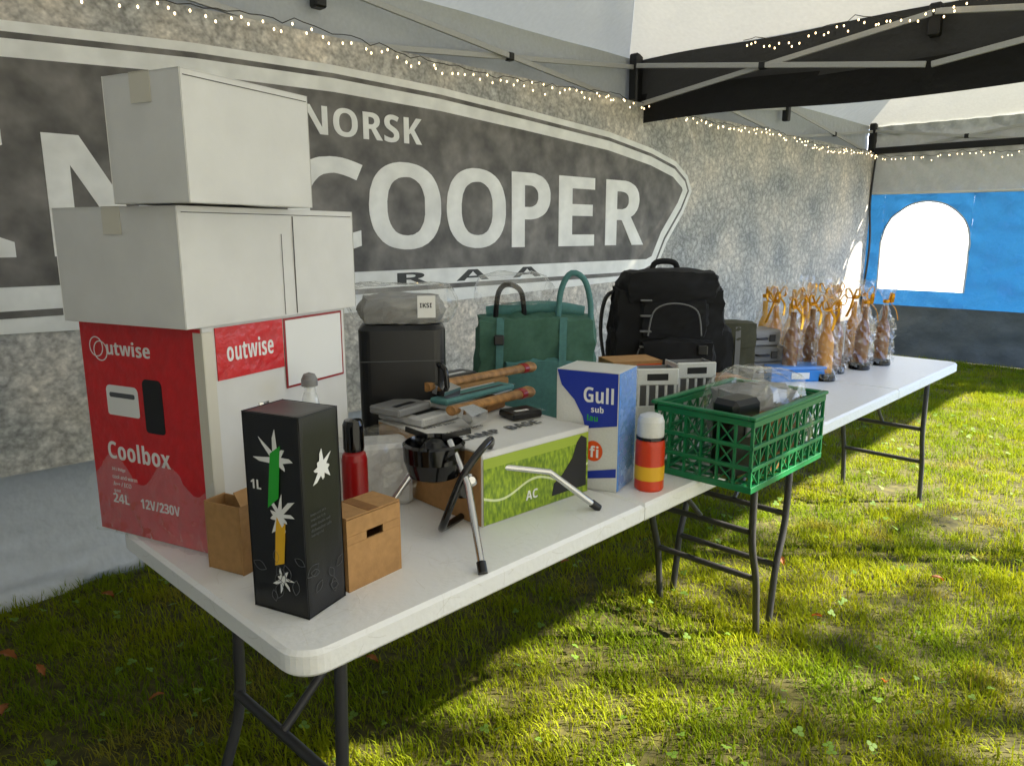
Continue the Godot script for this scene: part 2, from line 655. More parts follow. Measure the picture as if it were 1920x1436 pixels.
func bag_film(size: Vector3, wob: float, sd: int) -> ArrayMesh:
	# crumpled clear film: a block with flat facets
	var st := begin()
	var f := FastNoiseLite.new()
	f.seed = sd
	f.frequency = 9.0
	f.fractal_octaves = 2
	var n := 9
	for ax in 3:
		for sg in [-1.0, 1.0]:
			var P := []
			for j in n + 1:
				for i in n + 1:
					var p := Vector3.ZERO
					p[ax] = sg
					p[(ax + 1) % 3] = i * 2.0 / n - 1.0
					p[(ax + 2) % 3] = j * 2.0 / n - 1.0
					var s := p.normalized()
					p = p.lerp(s * 1.25, 0.45)
					var w := Vector3(p.x * size.x * 0.5, (p.y * 0.5 + 0.5) * size.y, p.z * size.z * 0.5)
					w += Vector3(f.get_noise_3dv(w), f.get_noise_3dv(w + Vector3(7, 0, 0)), f.get_noise_3dv(w + Vector3(0, 9, 0))) * wob
					w.y = maxf(w.y, 0.002)
					P.append(w)
			for j in n:
				for i in n:
					var c: Vector3 = P[j * (n + 1) + i] - Vector3(0, size.y * 0.5, 0)
					quad(st, P[j * (n + 1) + i], P[j * (n + 1) + i + 1], P[(j + 1) * (n + 1) + i + 1], P[(j + 1) * (n + 1) + i], c)
	return st.commit()

func lettering(parent: Node, words: String, at: Vector3, height: float, material: Material, turn := Vector3.ZERO, width := 0.0, bold := true, depth := 0.0006, called := "lettering") -> MeshInstance3D:
	var f := SystemFont.new()
	f.font_names = PackedStringArray(["Droid Sans"])
	f.font_weight = 700 if bold else 400
	var t := TextMesh.new()
	t.font = f
	t.text = words
	t.font_size = 64
	t.pixel_size = 0.01
	t.depth = 0.01
	t.curve_step = 1.5
	t.horizontal_alignment = HORIZONTAL_ALIGNMENT_LEFT
	t.vertical_alignment = VERTICAL_ALIGNMENT_BOTTOM
	var bb := t.get_aabb()
	var s := height / maxf(bb.size.y, 0.001)
	var sx := s if width <= 0.0 else width / maxf(bb.size.x, 0.001)
	# bake the size into a plain mesh whose lower left corner is its origin
	var arr := t.get_mesh_arrays() if false else t.surface_get_arrays(0)
	var v: PackedVector3Array = arr[Mesh.ARRAY_VERTEX]
	for i in v.size():
		v[i] = Vector3((v[i].x - bb.position.x) * sx, (v[i].y - bb.position.y) * s, (v[i].z - bb.position.z) / 0.01 * depth)
	arr[Mesh.ARRAY_VERTEX] = v
	var am := ArrayMesh.new()
	am.add_surface_from_arrays(Mesh.PRIMITIVE_TRIANGLES, arr)
	return part(called, am, material, parent, at, turn)

# ===================================================================== ground
func build_ground():
	var soil := grained(Color(0.33, 0.32, 0.12), 0.95, toned(noise_image(256, 0.05, 4, 21), 0.5, 1.0), null, 1.4)
	var st := begin()
	var f := FastNoiseLite.new()
	f.seed = 8
	f.frequency = 0.6
	# a fine sheet near the stall, a coarse one out to the horizon round it
	add_grid(st, 60, 40, func(u: float, v: float): return Vector3(lerpf(-3, 12, u), f.get_noise_2d(u * 15.0, v * 10.0) * 0.006, lerpf(3, -6, v)))
	for r in [[-200.0, -3.0, -200.0, 200.0], [12.0, 200.0, -200.0, 200.0], [-3.0, 12.0, 3.0, 200.0], [-3.0, 12.0, -200.0, -6.0]]:
		quad(st, Vector3(r[0], 0, r[2]), Vector3(r[1], 0, r[2]), Vector3(r[1], 0, r[3]), Vector3(r[0], 0, r[3]), Vector3.UP)
	structure("ground", st.commit(), soil)

	# grass blades in small tufts
	var m := mat(Color.WHITE, 0.8)
	m.metallic_specular = 0.2
	m.vertex_color_use_as_albedo = true
	m.backlight_enabled = true
	m.backlight = Color(0.9, 0.9, 0.7)
	var tone := FastNoiseLite.new()
	tone.seed = 77
	tone.frequency = 0.9
	tone.fractal_octaves = 3
	for kind in 3:
		var tuft := begin()
		for b in 26:
			var base := Vector3(rng.randf_range(-0.05, 0.05), -0.004, rng.randf_range(-0.05, 0.05))
			var a := rng.randf() * TAU
			var lean := Vector3(cos(a), 0, sin(a)) * rng.randf_range(0.006, 0.034)
			var hgt := rng.randf_range(0.014, 0.046) * (1.35 if rng.randf() < 0.12 else 1.0) if kind < 2 else rng.randf_range(0.010, 0.03)
			var side := Vector3(-sin(a + 0.5), 0, cos(a + 0.5)) * rng.randf_range(0.0011, 0.0023)
			var mid := base + lean * 0.35 + Vector3.UP * hgt * 0.6
			var tip := base + lean + Vector3.UP * hgt
			var shade := rng.randf_range(0.75, 1.2)
			var col := Color(0.92, 1.0, 0.75).lerp(Color(1.22, 1.0, 0.6), rng.randf()) * shade
			if rng.randf() < 0.07:
				col = Color(2.3, 1.5, 1.9)
			tuft.set_color(col)
			var n := lean.cross(side).normalized()
			quad(tuft, base - side, base + side, mid + side * 0.8, mid - side * 0.8, Vector3.UP + n)
			tri(tuft, mid - side * 0.8, mid + side * 0.8, tip, Vector3.UP + n)
		var mesh := tuft.commit()
		mesh.surface_set_material(0, m)
		var spots := []
		var cols := []
		var tries := 9000 if kind < 2 else 7000
		for i in tries:
			var p := Vector3(rng.randf_range(-0.8, 9.0), 0, rng.randf_range(-3.12, 1.6))
			var d := Vector2(p.x, p.z).length()
			if d > 3.8 and rng.randf() < 0.35:
				continue
			spots.append(Transform3D(Basis(Vector3.UP, rng.randf() * TAU).scaled(Vector3.ONE * rng.randf_range(0.8, 1.25)), p))
			var t := tone.get_noise_2d(p.x * 1.3, p.z * 1.3) * 0.5 + 0.5
			var c := Color(0.125, 0.205, 0.012).lerp(Color(0.29, 0.32, 0.016), clampf(t * 1.5 - 0.25, 0, 1))
			if tone.get_noise_2d(p.x * 2.3 + 50.0, p.z * 2.3) > 0.42:
				c = c.lerp(Color(0.30, 0.23, 0.08), 0.5)
			cols.append(c)
		var mm := MultiMesh.new()
		mm.transform_format = MultiMesh.TRANSFORM_3D
		mm.use_colors = true
		mm.mesh = mesh
		mm.instance_count = spots.size()
		for i in spots.size():
			mm.set_instance_transform(i, spots[i])
			mm.set_instance_color(i, cols[i])
		var g := MultiMeshInstance3D.new()
		g.name = numbered("grass")
		g.multimesh = mm
		add_child(g, true)
		g.set_meta("kind", "stuff")
		g.set_meta("label", ["upright green lawn blades under and round the tables", "long lawn blades bent among the upright ones", "short yellow-green lawn blades low on the soil"][kind])
		g.set_meta("category", "grass")
	# clover leaves in the lawn
	var cl := begin()
	for k in 3:
		var a := TAU * k / 3.0
		var c := Vector3(cos(a), 0, sin(a)) * 0.006 + Vector3.UP * 0.022
		for i in 6:
			var a0 := TAU * i / 6.0
			var a1 := TAU * (i + 1) / 6.0
			tri(cl, c + Vector3.UP * 0.001, c + Vector3(cos(a0), 0.15, sin(a0)) * 0.0055, c + Vector3(cos(a1), 0.15, sin(a1)) * 0.0055, Vector3.UP)
	var cm := mat(Color(0.30, 0.42, 0.08), 0.7)
	cm.backlight_enabled = true
	cm.backlight = Color(0.4, 0.5, 0.2)
	var clm := cl.commit()
	clm.surface_set_material(0, cm)
	var mm2 := MultiMesh.new()
	mm2.transform_format = MultiMesh.TRANSFORM_3D
	mm2.mesh = clm
	mm2.instance_count = 900
	for i in 900:
		var p := Vector3(rng.randf_range(-0.3, 6.5), rng.randf_range(0.0, 0.012), rng.randf_range(-3.0, 1.2))
		mm2.set_instance_transform(i, Transform3D(Basis.from_euler(Vector3(rng.randf_range(-0.5, 0.5), rng.randf() * TAU, rng.randf_range(-0.5, 0.5))).scaled(Vector3.ONE * rng.randf_range(0.7, 1.6)), p))
	var cg := MultiMeshInstance3D.new()
	cg.name = "clover"
	cg.multimesh = mm2
	add_child(cg, true)
	cg.set_meta("kind", "stuff")
	cg.set_meta("label", "small round clover leaves scattered through the lawn")
	cg.set_meta("category", "clover")

func build_lawn_litter():
	var o0: Node3D = null
	var spots := [[0.44, -2.68, "orange fallen leaf at the left edge of the lawn, nearest the wall"], [0.49, -2.51, "rust fallen leaf on the lawn left of the near table legs"], [0.36, -2.36, "curled orange leaf on the lawn at the lower left"], [0.69, -2.12, "brown leaf on the grass between the wall and the near table leg"],
		[0.81, -2.9, "tan leaf lying close to the hem of the tent wall"], [1.55, -1.92, "small dry leaf in the shade under the near table"], [1.25, -1.83, "brown leaf under the middle of the near table"], [2.22, -1.84, "tan leaf in the shade behind the middle table legs"],
		[2.50, -0.91, "orange leaf just in front of the middle table legs"], [2.25, -0.60, "rust leaf on the open lawn in front of the tables"], [3.13, -0.69, "orange leaf on the sunny lawn in front of the far table"], [1.70, -0.42, "brown leaf on the lawn near the bottom of the picture"],
		[1.48, -0.28, "dark orange leaf at the bottom right of the lawn"], [2.85, -1.20, "small orange leaf under the far table"]]
	for i in spots.size():
		var s = spots[i]
		if o0 == null:
			o0 = thing("fallen_leaf", s[2], "leaf", Vector3(s[0], 0.035, s[1]), 30, "fallen leaves on the lawn")
			var st := begin()
			add_grid(st, 6, 8, func(u: float, v: float):
				var w := sin(v * PI) * 0.016 * (1.0 + 0.25 * sin(v * 22.0))
				return Vector3((u - 0.5) * 2.0 * w, absf(u - 0.5) * 0.018 + sin(v * 4.0) * 0.008, (v - 0.5) * 0.075))
			var lm := mat(Color(0.50, 0.29, 0.10), 0.7)
			lm.backlight_enabled = true
			lm.backlight = Color(0.5, 0.25, 0.08)
			part("blade", st.commit(), lm, o0)
			part("stalk", tube([Vector3(0, 0.004, 0.037), Vector3(0.003, 0.008, 0.05), Vector3(0.008, 0.01, 0.062)], 0.0009, 5), mat(Color(0.3, 0.16, 0.06), 0.8), o0)
		else:
			var o := copy_of(o0, "fallen_leaf", Vector3(s[0], rng.randf_range(0.028, 0.042), s[1]), rng.randf() * 360.0, s[2])
			o.rotation.x = rng.randf_range(-0.5, 0.5)
			o.scale = Vector3.ONE * rng.randf_range(0.5, 0.85)

# ====================================================================== tents
func roof_panel(a: Vector3, b: Vector3, peak: Vector3, sd: int) -> ArrayMesh:
	# one cloth triangle from an eave edge to the peak, with folds running out of its corners
	var f := FastNoiseLite.new()
	f.seed = sd
	f.frequency = 1.1
	f.fractal_octaves = 3
	return sheet(44, 20, func(u: float, v: float):
		var e := a.lerp(b, u)
		var p := e.lerp(peak, v)
		var near := minf(e.distance_to(a), e.distance_to(b))
		var fold := sin(u * 60.0) * 0.012 * exp(-near * 1.3) * v * (1.0 - v) * 3.0
		p.y += fold + f.get_noise_3dv(p) * 0.05 * v * (1.0 - v) * 4.0 * minf(1.0, near * 3.0) - 0.10 * v * (1.0 - v)
		return p)

func scissor(parent: Node, a: Vector3, b: Vector3):
	# two crossing flat bars between two posts, pinned where they cross
	var lo := 2.22
	var hi := 2.47
	var d := (b - a).normalized()
	var n := d.cross(Vector3.UP) * 0.011
	for s in [[hi, lo, 1.0], [lo, hi, -1.0]]:
		part("truss_bar", bar(Vector3(a.x, s[0], a.z) + n * s[2], Vector3(b.x, s[1], b.z) + n * s[2], 0.030, 0.014), M.alu, parent)
	var c := (a + b) * 0.5
	part("pin", box(Vector3(c.x - 0.022, (lo + hi) * 0.5 - 0.022, c.z - 0.022), Vector3(c.x + 0.022, (lo + hi) * 0.5 + 0.022, c.z + 0.022), 0.006), M.joint, parent)

func tent(called: String, label: String, x0: float, x1: float, sd: int) -> Node3D:
	var t := thing(called, label, "tent", Vector3.ZERO)
	var zb := WALL
	var zf := FRONT
	var c := [Vector3(x0, EAVE, zb), Vector3(x1, EAVE, zb), Vector3(x1, EAVE, zf), Vector3(x0, EAVE, zf)]
	var peak := Vector3((x0 + x1) * 0.5, 3.75, (zb + zf) * 0.5)
	var o := [Vector3(-0.05, 0.01, -0.07), Vector3(0.05, 0.01, -0.07), Vector3(0.05, 0.01, 0.07), Vector3(-0.05, 0.01, 0.07)]
	for k in 4:
		part("roof_panel", roof_panel(c[k] + o[k], c[(k + 1) % 4] + o[(k + 1) % 4], peak, sd + k), M.roof_canvas, t)
	var mx := (x0 + x1) * 0.5
	var mz := (zb + zf) * 0.5
	# posts at the corners with their black brackets
	for p in [Vector2(x0 + 0.03, zb + 0.05), Vector2(x1 - 0.03, zb + 0.05), Vector2(x1 - 0.03, zf - 0.05), Vector2(x0 + 0.03, zf - 0.05)]:
		var leg := part("post", box(Vector3(p.x - 0.02, 0.0, p.y - 0.02), Vector3(p.x + 0.02, 2.46, p.y + 0.02), 0.005), M.alu, t)
		part("bracket", box(Vector3(p.x - 0.036, 2.20, p.y - 0.036), Vector3(p.x + 0.036, 2.56, p.y + 0.036), 0.01), M.joint, leg)
		part("slider", box(Vector3(p.x - 0.034, 2.04, p.y - 0.034), Vector3(p.x + 0.034, 2.12, p.y + 0.034), 0.008), M.joint, leg)
	for p in [Vector2(mx, zb + 0.05), Vector2(mx, zf - 0.05), Vector2(x1 - 0.03, mz), Vector2(x0 + 0.03, mz)]:
		part("bracket", box(Vector3(p.x - 0.03, 2.36, p.y - 0.03), Vector3(p.x + 0.03, 2.52, p.y + 0.03), 0.008), M.joint, t)
	# scissor trusses round the eaves
	var zi := zb + 0.06
	scissor(t, Vector3(x0 + 0.06, 0, zi), Vector3(mx - 0.01, 0, zi))
	scissor(t, Vector3(mx + 0.01, 0, zi), Vector3(x1 - 0.06, 0, zi))
	for xx in [x0 + 0.07, x1 - 0.07]:
		scissor(t, Vector3(xx, 0, zb + 0.09), Vector3(xx, 0, mz - 0.01))
		scissor(t, Vector3(xx, 0, mz + 0.01), Vector3(xx, 0, zf - 0.09))
	scissor(t, Vector3(x0 + 0.06, 0, zf - 0.06), Vector3(mx - 0.01, 0, zf - 0.06))
	scissor(t, Vector3(mx + 0.01, 0, zf - 0.06), Vector3(x1 - 0.06, 0, zf - 0.06))
	# valance at the front
	part("valance", sheet(60, 4, func(u: float, v: float): return Vector3(lerpf(x0, x1, u), lerpf(EAVE - 0.28, EAVE, v), zf + 0.012 * sin(u * 40.0))), M.canvas, t)
	return t

func wall_sheet(x0: float, x1: float, sd: int) -> ArrayMesh:
	# back wall: tight above, creased and pulled forward near the ground
	var f := FastNoiseLite.new()
	f.seed = sd
	f.frequency = 0.7
	f.fractal_octaves = 3
	return sheet(120, 60, func(u: float, v: float):
		var x := lerpf(x0, x1, u)
		var y := v * (EAVE + 0.035)
		var low := clampf(1.0 - y / 0.42, 0.0, 1.0)
		var z := WALL - 0.012 + f.get_noise_2d(x * 1.2, y * 2.0) * 0.02
		z += low * low * (0.10 + 0.035 * sin(y * 70.0 + x * 3.0 + f.get_noise_2d(x * 2.0, 3.0) * 4.0))
		return Vector3(x, y + 0.004, minf(z, WALL - 0.004) if y > 0.42 else z))

func build_tents():
	var a := tent("canopy_tent", "near white pop-up tent over the cartons, its grey valance crossing the top", TENT_LEFT, JOIN - 0.02, 100)
	part("back_wall", wall_sheet(TENT_LEFT, JOIN, 31), M.wall_cloth, a)
	part("side_wall", sheet(40, 24, func(u: float, v: float): return Vector3(TENT_LEFT - 0.01 + 0.02 * sin(u * 14.0 + v * 3.0), v * EAVE + 0.003, lerpf(FRONT, WALL, u))), M.wall_cloth, a)
	part("front_wall", sheet(40, 24, func(u: float, v: float): return Vector3(lerpf(TENT_LEFT, 2.7, u), v * EAVE + 0.003, FRONT + 0.035 + 0.02 * sin(u * 30.0 + v * 3.0))), M.canvas, a)
	# the end valance where the two tents meet, with a black rain flap along its lower edge
	part("end_valance", sheet(50, 6, func(u: float, v: float): return Vector3(JOIN + 0.01 * sin(u * 18.0 + v), lerpf(2.26, EAVE + 0.03, v), lerpf(FRONT, WALL + 0.03, u))), M.dark_cloth, a)
	part("rain_flap", sheet(50, 4, func(u: float, v: float): return Vector3(JOIN - 0.012 + 0.008 * sin(u * 22.0), lerpf(2.10, 2.29, v) + 0.02 * sin(u * 9.0), lerpf(FRONT, WALL + 0.05, u))), M.black_cloth, a)
	var b := tent("canopy_tent", "far white pop-up tent with a bright roof, ending at the blue wall", JOIN + 0.06, FAR_END, 200)
	part("back_wall", wall_sheet(JOIN, FAR_END, 32), M.wall_cloth, b)
	# end wall of the far tent: pale band above, blue sheet with an arched window, dark skirt below
	var f := FastNoiseLite.new()
	f.seed = 5
	f.frequency = 1.6
	f.fractal_octaves = 3
	var wave := func(y: float, z: float) -> float: return FAR_END - 0.02 + f.get_noise_2d(z * 1.2 + y * 1.4, y * 2.2 - z) * 0.035
	part("upper_band", sheet(70, 14, func(u: float, v: float):
		var z := lerpf(WALL + 0.02, FRONT, u)
		var y := lerpf(1.80, EAVE + 0.02, v)
		return Vector3(wave.call(y, z) + 0.018 * sin((z * 1.2 + y) * 26.0), y, z)), M.wall_cloth, b)
	part("welt", tube(curve([Vector3(FAR_END - 0.06, 1.80, WALL + 0.03), Vector3(FAR_END - 0.065, 1.785, -1.5), Vector3(FAR_END - 0.06, 1.79, FRONT)], 30), 0.014, 8), M.white_plastic, b)
	part("skirt", sheet(50, 12, func(u: float, v: float):
		var z := lerpf(WALL + 0.02, FRONT, u)
		var y := lerpf(0.003, 0.57, v)
		return Vector3(wave.call(y, z) - 0.02, y, z)), M.skirt, b)
	# the blue sheet is built round the window opening
	var zc := -2.52
	var rw := 0.44
	var y0 := 0.74
	var ys := 1.26
	var arch := func(z: float) -> float:
		var k := clampf(absf(z - zc) / rw, 0.0, 1.0)
		return ys + sqrt(maxf(0.0, 1.0 - k * k)) * 0.44
	var blue := begin()
	var strips := [[WALL + 0.02, zc - rw, 10], [zc + rw, FRONT, 70]]
	for s in strips:
		add_grid(blue, s[2], 30, func(u: float, v: float):
			var z := lerpf(s[0], s[1], u)
			var y := lerpf(0.55, 1.79, v)
			return Vector3(wave.call(y, z), y, z))
	add_grid(blue, 40, 4, func(u: float, v: float):
		var z := lerpf(zc - rw, zc + rw, u)
		var y := lerpf(0.55, y0, v)
		return Vector3(wave.call(y, z), y, z))
	add_grid(blue, 40, 10, func(u: float, v: float):
		var z := lerpf(zc - rw, zc + rw, u)
		var y: float = lerpf(arch.call(z), 1.79, v)
		return Vector3(wave.call(y, z), y, z))
	part("blue_sheet", blue.commit(), M.blue_cloth, b)
	var win := part("window", sheet(30, 24, func(u: float, v: float):
		var z := lerpf(zc - rw, zc + rw, u)
		var y: float = lerpf(y0, arch.call(z), v)
		return Vector3(wave.call(y, z) + 0.004, y, z)), M.window_film, b)
	var rim := []
	for i in 41:
		var z := lerpf(zc + rw, zc - rw, i / 40.0)
		rim.append(Vector3(wave.call(arch.call(z), z) - 0.006, arch.call(z), z))
	rim.push_front(Vector3(wave.call(y0, zc + rw) - 0.006, y0, zc + rw))
	rim.append(Vector3(wave.call(y0, zc - rw) - 0.006, y0, zc - rw))
	part("window_rim", tube(rim, 0.009, 6), M.wall_cloth, win)
	part("eave_beam", box(Vector3(FAR_END - 0.10, 2.22, WALL + 0.1), Vector3(FAR_END - 0.06, 2.29, FRONT - 0.1), 0.006), M.black_plastic, b)
	part("corner_cord", tube(curve([Vector3(FAR_END - 0.12, 2.2, WALL + 0.13), Vector3(FAR_END - 0.11, 1.7, WALL + 0.11), Vector3(FAR_END - 0.12, 1.2, WALL + 0.15), Vector3(FAR_END - 0.10, 0.5, WALL + 0.1)], 20), 0.012, 6), M.black_plastic, b)

# ===================================================================== banner
func clip_below(poly: PackedVector2Array, y: float) -> PackedVector2Array:
	var r := Geometry2D.intersect_polygons(poly, PackedVector2Array([Vector2(-5, y), Vector2(12, y), Vector2(12, 5), Vector2(-5, 5)]))
	return r[0]

func build_banner():
	var b := thing("printed_banner", "long grey rock-print banner with a white-rimmed sign lettered COOPER, along the back wall", "banner", Vector3(0, 0, WALL + 0.095))
	part("print", sheet(120, 12, func(u: float, v: float): return Vector3(lerpf(TENT_LEFT + 0.05, FAR_END - 0.06, u), lerpf(0.52 - 0.12 * u, 2.24, v), 0.0015 * sin(u * 90.0) + 0.0015 * sin(v * 9.0 + u * 20.0))), M.rock_print, b)
	# the sign printed on it, taken as an outline symmetrical about its middle
	var half := [Vector2(2.03, 2.118), Vector2(2.67, 2.105), Vector2(3.31, 2.069), Vector2(4.13, 2.017), Vector2(4.63, 1.952), Vector2(4.95, 1.883), Vector2(5.12, 1.79), Vector2(5.19, 1.68), Vector2(5.08, 1.515), Vector2(4.87, 1.30), Vector2(4.74, 1.10), Vector2(4.55, 1.045), Vector2(3.5, 1.02), Vector2(2.03, 0.985)]
	var poly := PackedVector2Array()
	for p in half:
		poly.append(p)
	for i in range(half.size() - 2, 0, -1):
		poly.append(Vector2(4.06 - half[i].x, half[i].y))
	var clipped: PackedVector2Array = Geometry2D.intersect_polygons(poly, PackedVector2Array([Vector2(TENT_LEFT + 0.08, 0.5), Vector2(6, 0.5), Vector2(6, 2.2), Vector2(TENT_LEFT + 0.08, 2.2)]))[0]
	var sign_m := part("sign_rim", prism(clipped, 0.004, 0.006), M.print_white, b)
	var o1: PackedVector2Array = clip_below(Geometry2D.offset_polygon(clipped, -0.036)[0], 1.072)
	part("sign_line", prism(o1, 0.006, 0.008), M.panel_print, sign_m)
	var o2: PackedVector2Array = clip_below(Geometry2D.offset_polygon(clipped, -0.058)[0], 1.098)
	part("sign_band", prism(o2, 0.008, 0.010), M.print_white, sign_m)
	var o3: PackedVector2Array = clip_below(Geometry2D.offset_polygon(clipped, -0.118)[0], 1.182)
	part("sign_panel", prism(o3, 0.010, 0.012), M.panel_print, sign_m)
	# the lettering
	var big := [["I", 0.50, 0.70], ["N", 0.82, 1.22], ["C", 1.76, 2.17], ["O", 2.20, 2.66], ["O", 2.70, 3.15], ["P", 3.20, 3.54], ["E", 3.62, 3.98], ["R", 4.10, 4.55]]
	for g in big:
		lettering(b, g[0], Vector3(g[1], 1.285, 0.012), 0.43, M.print_white, Vector3.ZERO, g[2] - g[1], true, 0.002, "letter")
	lettering(b, "NORSK", Vector3(1.86, 1.805, 0.012), 0.13, M.print_white, Vector3.ZERO, 0.68, true, 0.002)
	lettering(b, "R  A  A", Vector3(2.36, 1.108, 0.010), 0.06, M.print_dark, Vector3.ZERO, 1.1, true, 0.002)

# ===================================================================== lights
func build_lights():
	var runs := [
		["string of tiny clear lights drooping along the top of the rock-print banner", Vector3(TENT_LEFT + 0.1, 2.26, WALL + 0.15), Vector3(FAR_END - 0.15, 2.24, WALL + 0.15), 190, 0.05],
		["string of tiny lights hung across the eave of the blue end wall", Vector3(FAR_END - 0.16, 2.20, WALL + 0.15), Vector3(FAR_END - 0.16, 2.18, FRONT - 0.2), 70, 0.03],
		["string of tiny lights draped along the black flap between the two tents", Vector3(JOIN - 0.16, 2.50, WALL + 0.9), Vector3(JOIN - 0.16, 2.52, FRONT - 0.3), 70, 0.04]]
	for r in runs:
		var t := thing("fairy_lights", r[0], "string lights", Vector3.ZERO, 0.0, "strings of fairy lights")
		var n: int = r[3]
		var path := []
		var bulbs := begin()
		for i in n + 1:
			var u := float(i) / n
			var p: Vector3 = r[1].lerp(r[2], u)
			p.y -= absf(sin(u * 13.0)) * r[4] + rng.randf_range(-0.012, 0.012)
			p.z += rng.randf_range(-0.012, 0.012)
			path.append(p)
			var e := Vector3(rng.randf_range(-0.02, 0.02), -rng.randf_range(0.012, 0.05), rng.randf_range(-0.01, 0.03))
			var s := 0.0036
			add_box(bulbs, p + e - Vector3(s, s * 1.7, s), p + e + Vector3(s, s * 1.7, s), 0.003)
		part("wire", tube(path, 0.0022, 5), M.wire, t)
		var bu := part("bulbs", bulbs.commit(), M.bulb, t)
		bu.set_meta("kind", "stuff")

# ===================================================================== tables
func build_tables():
	var t := thing("folding_table", "near white plastic folding table carrying the cartons", "table", Vector3(0.507, 0, -0.935), 0, "folding tables end to end")
	var W := 1.828
	var D := 0.76
	var r := 0.055
	var st := begin()
	add_slab(st, rounded(0.0, W * 0.5 - 0.0015, -D, 0.0, [r, 0, 0, r]), TABLE - 0.045, TABLE, 0.007)
	part("table_half", st.commit(), M.table, t)
	st = begin()
	add_slab(st, rounded(W * 0.5 + 0.0015, W, -D, 0.0, [0, r, r, 0]), TABLE - 0.045, TABLE, 0.007)
	part("table_half", st.commit(), M.table, t)
	for s in [[0.075, 1.0], [W - 0.075, -1.0]]:
		for z in [-0.10, -0.49]:
			part("leg", tube(curve([Vector3(s[0] + 0.06 * s[1], TABLE - 0.05, z), Vector3(s[0] + 0.045 * s[1], 0.36, z), Vector3(s[0], 0.22, z), Vector3(s[0] - 0.03 * s[1], 0.0, z)], 18), 0.012, 10), M.leg, t)
		part("cross_bar", tube([Vector3(s[0] + 0.045 * s[1], 0.40, -0.10), Vector3(s[0] + 0.045 * s[1], 0.40, -0.49)], 0.011, 8), M.leg, t)
		part("cross_bar", tube([Vector3(s[0], 0.22, -0.10), Vector3(s[0], 0.22, -0.49)], 0.011, 8), M.leg, t)
		part("brace", tube([Vector3(s[0] + 0.045 * s[1], 0.41, -0.295), Vector3(s[0] + 0.34 * s[1], TABLE - 0.06, -0.295)], 0.009, 8), M.leg, t)
	part("under_rail", tube([Vector3(0.1, TABLE - 0.052, -0.08), Vector3(W - 0.1, TABLE - 0.052, -0.08)], 0.011, 8), M.leg, t)
	part("under_rail", tube([Vector3(0.1, TABLE - 0.052, -0.68), Vector3(W - 0.1, TABLE - 0.052, -0.68)], 0.011, 8), M.leg, t)
	copy_of(t, "folding_table", Vector3(0.507 + W + 0.004, 0, -0.935), 0, "far white plastic folding table, its end before the blue wall")
# ====================================================== goods, near end of table
func carton(called: String, label: String, at: Vector3, turn: float, w: float, h: float, d: float, material: Material, group := "") -> Node3D:
	# local space: x 0..w along the right-hand face, z -d..0 along the left-hand one
	var o := thing(called, label, "box", at, turn, group)
	part("body", dented_box(w, h, d, 0.0018 if material == M.carton_white else 0.0009, int(w * 1000.0 + h * 333.0)), material, o)
	return o

func dented_box(w: float, h: float, d: float, amp: float, sd: int) -> ArrayMesh:
	# a board carton: soft edges, faces that bow and dent a little, always inward
	var st := begin()
	var f := FastNoiseLite.new()
	f.seed = sd
	f.frequency = 7.0
	f.fractal_octaves = 2
	var size := Vector3(w, h, d)
	var e := 0.003
	add_box(st, Vector3(0, 0, -d) + Vector3.ONE * amp * 2.2, Vector3(w, h, 0) - Vector3.ONE * amp * 2.2, 0.0)
	for ax in 3:
		for sg in [-1.0, 1.0]:
			var i := (ax + 1) % 3
			var j := (ax + 2) % 3
			add_grid(st, 16, 16, func(u: float, v: float):
				var p := Vector3.ZERO
				p[ax] = size[ax] * (0.5 + 0.5 * sg)
				p[i] = (u if sg > 0.0 else 1.0 - u) * size[i]
				p[j] = v * size[j]
				var edge: float = minf(minf(p[i], size[i] - p[i]), minf(p[j], size[j] - p[j]))
				var k := clampf(edge / 0.05, 0.0, 1.0)
				p[ax] -= sg * (amp * k * (0.9 + f.get_noise_3dv(p)) + e * pow(1.0 - clampf(edge / e, 0.0, 1.0), 2.0) * 0.5)
				return p - Vector3(0, 0, d))
	return st.commit()

func on_left(x: float) -> Vector3:
	return Vector3(0, -90, 0)

